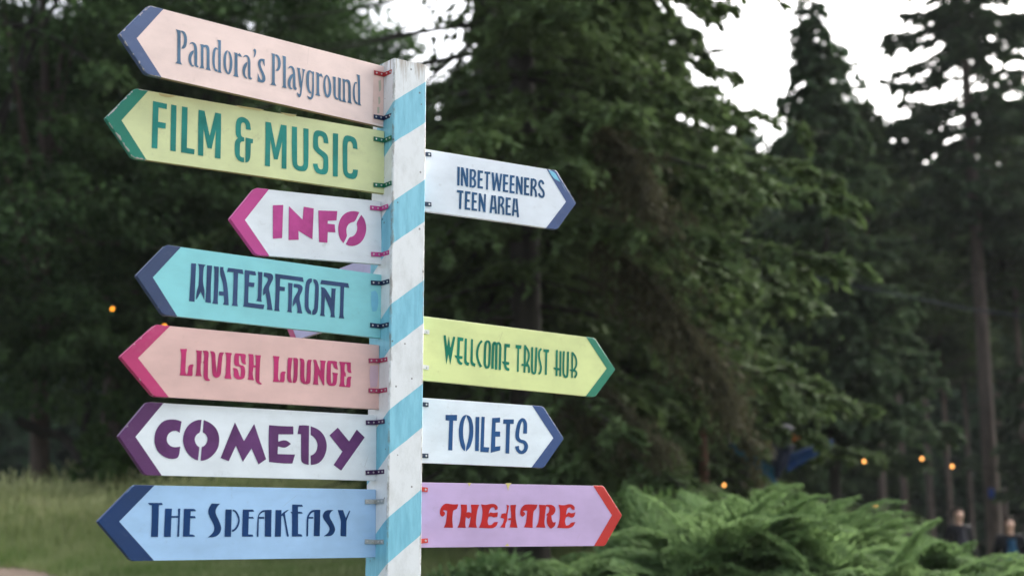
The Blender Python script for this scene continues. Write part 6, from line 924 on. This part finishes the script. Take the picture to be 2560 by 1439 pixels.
# small blue marker nailed to the thick trunk
mk = P3(2461, 1250, 37.72)
mroot = thing('trunk_marker', tuple(mk), 'small blue marker plate nailed to the thick grey brown trunk', 'marker')
bm = bmesh.new(); prism(bm, [(-.07, -.11), (.07, -.11), (.08, 0), (.07, .11), (0, .13), (-.07, .11)], -.012, .0)
bm_obj('plate', bm, plain('marker blue', (.03, .07, .30, 1), .5), mroot)
bm = bmesh.new(); disc(bm, 0, -.012, .08, .012); bm_obj('nail', bm, MAT_STEEL, mroot)

# ------------------------------------------------------------------ the bird sculpture hung among the branches
def skin_obj(name, verts, edges, radii, mat, parent, root_i=0, sub=1, loc=(0, 0, 0)):
    me = bpy.data.meshes.new(name); me.from_pydata(verts, edges, []); me.update()
    me.materials.append(mat)
    o = link(name, me, parent, loc)
    sk = o.modifiers.new('skin', 'SKIN'); sk.use_smooth_shade = True
    for i, r in enumerate(radii):
        r = r if isinstance(r, tuple) else (r, r)
        me.skin_vertices[0].data[i].radius = r
        me.skin_vertices[0].data[i].use_root = (i == root_i)
    ss = o.modifiers.new('sub', 'SUBSURF'); ss.levels = sub; ss.render_levels = sub
    return o

def bird():
    Y = 18.6; o = P3(1945, 1150, Y)
    root = thing('bird_sculpture', tuple(o), 'blue winged bird sculpture with grey head and orange beak among the branches', 'sculpture')
    grey = plain('grey feathers', (.075, .073, .085, 1), .95); dark = plain('dark blue body', (.02, .025, .05, 1)); blue = plain('blue wing', (.014, .045, .14, 1)); teal = plain('teal wing', (.016, .075, .13, 1)); orange = plain('orange beak', (.42, .09, .02, 1), .9)
    skin_obj('body', [(-.06, 0, -.28), (-.04, 0, -.12), (0, 0, .03), (.03, -.02, .14), (.04, -.03, .25), (.05, -.04, .31)], [(0, 1), (1, 2), (2, 3), (3, 4), (4, 5)], [.02, .09, .12, .08, .10, .06], dark, root, 2)
    bm = bmesh.new(); bmesh.ops.create_uvsphere(bm, u_segments=18, v_segments=12, radius=.115)
    for v in bm.verts: v.co = Vector((v.co.x * 1.15, v.co.y, v.co.z * .85))
    bm_obj('head', bm, grey, root, (.04, -.04, .28))
    bm = bmesh.new(); bmesh.ops.create_cone(bm, cap_ends=True, segments=14, radius1=.062, radius2=.012, depth=.15)
    bk = bm_obj('beak', bm, orange, root, (.20, -.07, .23)); bk.rotation_euler = (0, R(80), 0)
    for sx, m in ((-1, teal), (1, blue)):
        # wing: a cambered blade of long feathers
        bm = bmesh.new(); cols = []
        for i in range(9):
            q = i / 8
            cx_ = sx * (.08 + .56 * q); top = .0 + .18 * q if sx > 0 else -.16 + .34 * q; ch = .20 * (1 - .55 * q)
            row = [bm.verts.new((cx_, -.03 - .05 * math.sin(q * 3), top)), bm.verts.new((cx_, .02 - .05 * math.sin(q * 3), top - ch * .5)), bm.verts.new((cx_ - sx * .03, .0, top - ch * (1 + .12 * (i % 2)))),
                   bm.verts.new((cx_, .045, top - ch * .5)), bm.verts.new((cx_, .0 , top + .008))]
            cols.append(row)
        for a, b in zip(cols[:-1], cols[1:]):
            for j in range(5): bm.faces.new((a[j], b[j], b[(j + 1) % 5], a[(j + 1) % 5]))
        bm.faces.new(cols[0]); bm.faces.new(cols[-1][::-1])
        bm_obj('wing', bm, m, root)
    bm = bmesh.new(); bmesh.ops.create_cone(bm, cap_ends=True, segments=6, radius1=.004, radius2=.004, depth=1.6); bm_obj('hanging_wire', bm, CABLE, root, (.03, 0, 1.17))
bird()

# ------------------------------------------------------------------ three people standing in the wood
def person(px, Y, face_py, jacket, shirt, hairc, label, turn=0.0, hh=1.75):
    x = at(px, Y); zf = 1.6 + (1381 - face_py) / 3790 * Y
    k = hh / 1.75; zg = zf - 1.625 * k
    root = thing('person', (x, Y, zg), label, 'person'); root.rotation_euler.z = turn; root.scale = (k, k, k)
    skin = plain('skin', (.62, .40, .30, 1), .6)
    V = [(0, 0, .96), (0, 0, 1.12), (0, .0, 1.32), (0, .01, 1.47), (0, 0, 1.545), (0, -.012, 1.60), (0, -.012, 1.665), (0, 0, 1.715)]
    E_ = [(0, 1), (1, 2), (2, 3), (3, 4), (4, 5), (5, 6), (6, 7)]
    Rd = [(.13, .10), (.12, .09), (.14, .10), (.055, .055), (.055, .06), (.078, .090), (.086, .100), (.060, .075)]
    def add(p, r, parent):
        V.append(p); Rd.append((r, r)); E_.append((parent, len(V) - 1)); return len(V) - 1
    for s in (-1, 1):
        sh = add((s * .18, .0, 1.43), .055, 2); el = add((s * .25, .03, 1.13), .042, sh); wr = add((s * .245, -.05, .88), .03, el); pa = add((s * .24, -.07, .80), .034, wr)
        for q, (dy, ln) in enumerate(((-.030, .062), (-.010, .074), (.010, .070), (.028, .054))):
            a = add((s * .24, -.07 + dy, .765), .0095, pa); b = add((s * .238, -.074 + dy, .765 - ln * .5), .008, a); add((s * .228, -.078 + dy, .765 - ln), .007, b)
        a = add((s * .225, -.115, .80), .010, pa); add((s * .215, -.128, .765), .008, a)
        hp = add((s * .095, 0, .90), .085, 0); kn = add((s * .10, -.02, .50), .058, hp); an = add((s * .10, .02, .09), .04, kn); add((s * .11, -.15, .035), .032, an)
    add((0, -.105, 1.622), .016, 5)
    skin_obj('body', V, E_, Rd, skin, root, 0, 2)
    # clothes, hair, shoes
    jv = [(0, 0, .90), (0, 0, 1.12), (0, 0, 1.33), (0, .01, 1.475)]; je = [(0, 1), (1, 2), (2, 3)]; jr = [(.165, .125), (.165, .125), (.175, .13), (.075, .075)]
    for s in (-1, 1):
        for p, r, q in (((s * .19, 0, 1.425), .075, 2), ((s * .258, .03, 1.13), .060, None), ((s * .248, -.045, .895), .044, None)):
            jv.append(p); jr.append((r, r)); je.append((q if q is not None else len(jv) - 2, len(jv) - 1))
    skin_obj('jacket', jv, je, jr, plain('jacket cloth', jacket), root, 1, 2)
    tv = [(0, 0, .95)]; te = []; tr = [(.14, .115)]
    for s in (-1, 1):
        for p, r, q in (((s * .10, 0, .88), .105, 0), ((s * .105, -.02, .50), .078, None), ((s * .105, .02, .10), .062, None)):
            tv.append(p); tr.append((r, r)); te.append((q if q is not None else len(tv) - 2, len(tv) - 1))
    skin_obj('trousers', tv, te, tr, plain('dark trousers', (.018, .018, .024, 1)), root, 0, 2)
    for s in (-1, 1):
        skin_obj('shoe', [(s * .105, .05, .045), (s * .108, -.06, .045), (s * .112, -.18, .035)], [(0, 1), (1, 2)], [.048, .050, .036], plain('shoe', (.02, .018, .016, 1)), root, 0, 2)
    # shirt front showing in the open jacket
    bm = bmesh.new(); rows = []
    for i in range(7):
        z = 1.02 + .38 * i / 6; w = .085 + .02 * math.sin(i)
        rows.append([bm.verts.new((w * q, -.150 + .03 * q * q - .012 * math.sin(i * .8), z)) for q in (-1, -.5, 0, .5, 1)])
    for a, b in zip(rows[:-1], rows[1:]):
        for j in range(4): bm.faces.new((a[j], a[j + 1], b[j + 1], b[j]))
    so = bm_obj('shirt', bm, plain('shirt cloth', shirt), root); sm = so.modifiers.new('thick', 'SOLIDIFY'); sm.thickness = .012
    # hair cap
    bm = bmesh.new(); bmesh.ops.create_uvsphere(bm, u_segments=20, v_segments=14, radius=1)
    for v in bm.verts: v.co = Vector((v.co.x * .098, v.co.y * .112 + .016, v.co.z * .112 + 1.672))
    bmesh.ops.delete(bm, geom=[v for v in bm.verts if (v.co.z < 1.725 and v.co.y < .010) or v.co.z < 1.575], context='VERTS')
    ho = bm_obj('hair', bm, plain('hair', hairc, .8), root); sm = ho.modifiers.new('thick', 'SOLIDIFY'); sm.thickness = .012
    for s in (-1, 1):
        bm = bmesh.new(); bmesh.ops.create_uvsphere(bm, u_segments=10, v_segments=8, radius=.012); bm_obj('eye', bm, plain('eye', (.03, .025, .02, 1), .2), root, (s * .033, -.092, 1.648))
    bm = bmesh.new(); bmesh.ops.create_uvsphere(bm, u_segments=12, v_segments=8, radius=.02)
    for v in bm.verts: v.co = Vector((v.co.x * 1.3, v.co.y * .4, v.co.z * .35))
    bm_obj('mouth', bm, plain('lips', (.30, .11, .09, 1), .5), root, (0, -.093, 1.585))
person(2375, 27.0, 1305, (.007, .007, .009, 1), (.03, .03, .04, 1), (.02, .015, .01, 1), 'dark haired person in black seen over the top of the bracken', .2)
person(2500, 26.0, 1330, (.005, .006, .009, 1), (.015, .07, .14, 1), (.03, .02, .012, 1), 'person in a dark jacket over a blue top beside the thick trunk', -.15)
person(2552, 26.5, 1340, (.007, .007, .010, 1), (.015, .075, .15, 1), (.02, .014, .01, 1), 'person in dark clothes with a blue top at the right border', .1, 1.7)

# ------------------------------------------------------------------ thin scattering volume added to lighten the dark foliage
def added_haze():
    bm = bmesh.new()
    x0, x1, y0, y1, z0, z1 = -80, 80, -32, 140, -3.5, 34
    bmesh.ops.create_cube(bm, size=1)
    for v in bm.verts: v.co = Vector((x0 + (v.co.x + .5) * (x1 - x0), y0 + (v.co.y + .5) * (y1 - y0), z0 + (v.co.z + .5) * (z1 - z0)))
    m = bpy.data.materials.new('added_haze'); m.use_nodes = True
    n = m.node_tree.nodes; n.remove(n['Principled BSDF'])
    p = n.new('ShaderNodeVolumePrincipled'); p.inputs['Color'].default_value = (.86, .93, .95, 1); p.inputs['Density'].default_value = .0003
    m.node_tree.links.new(p.outputs[0], n['Material Output'].inputs['Volume'])
    tag(bm_obj('added_haze', bm, m), kind='stuff')
added_haze()
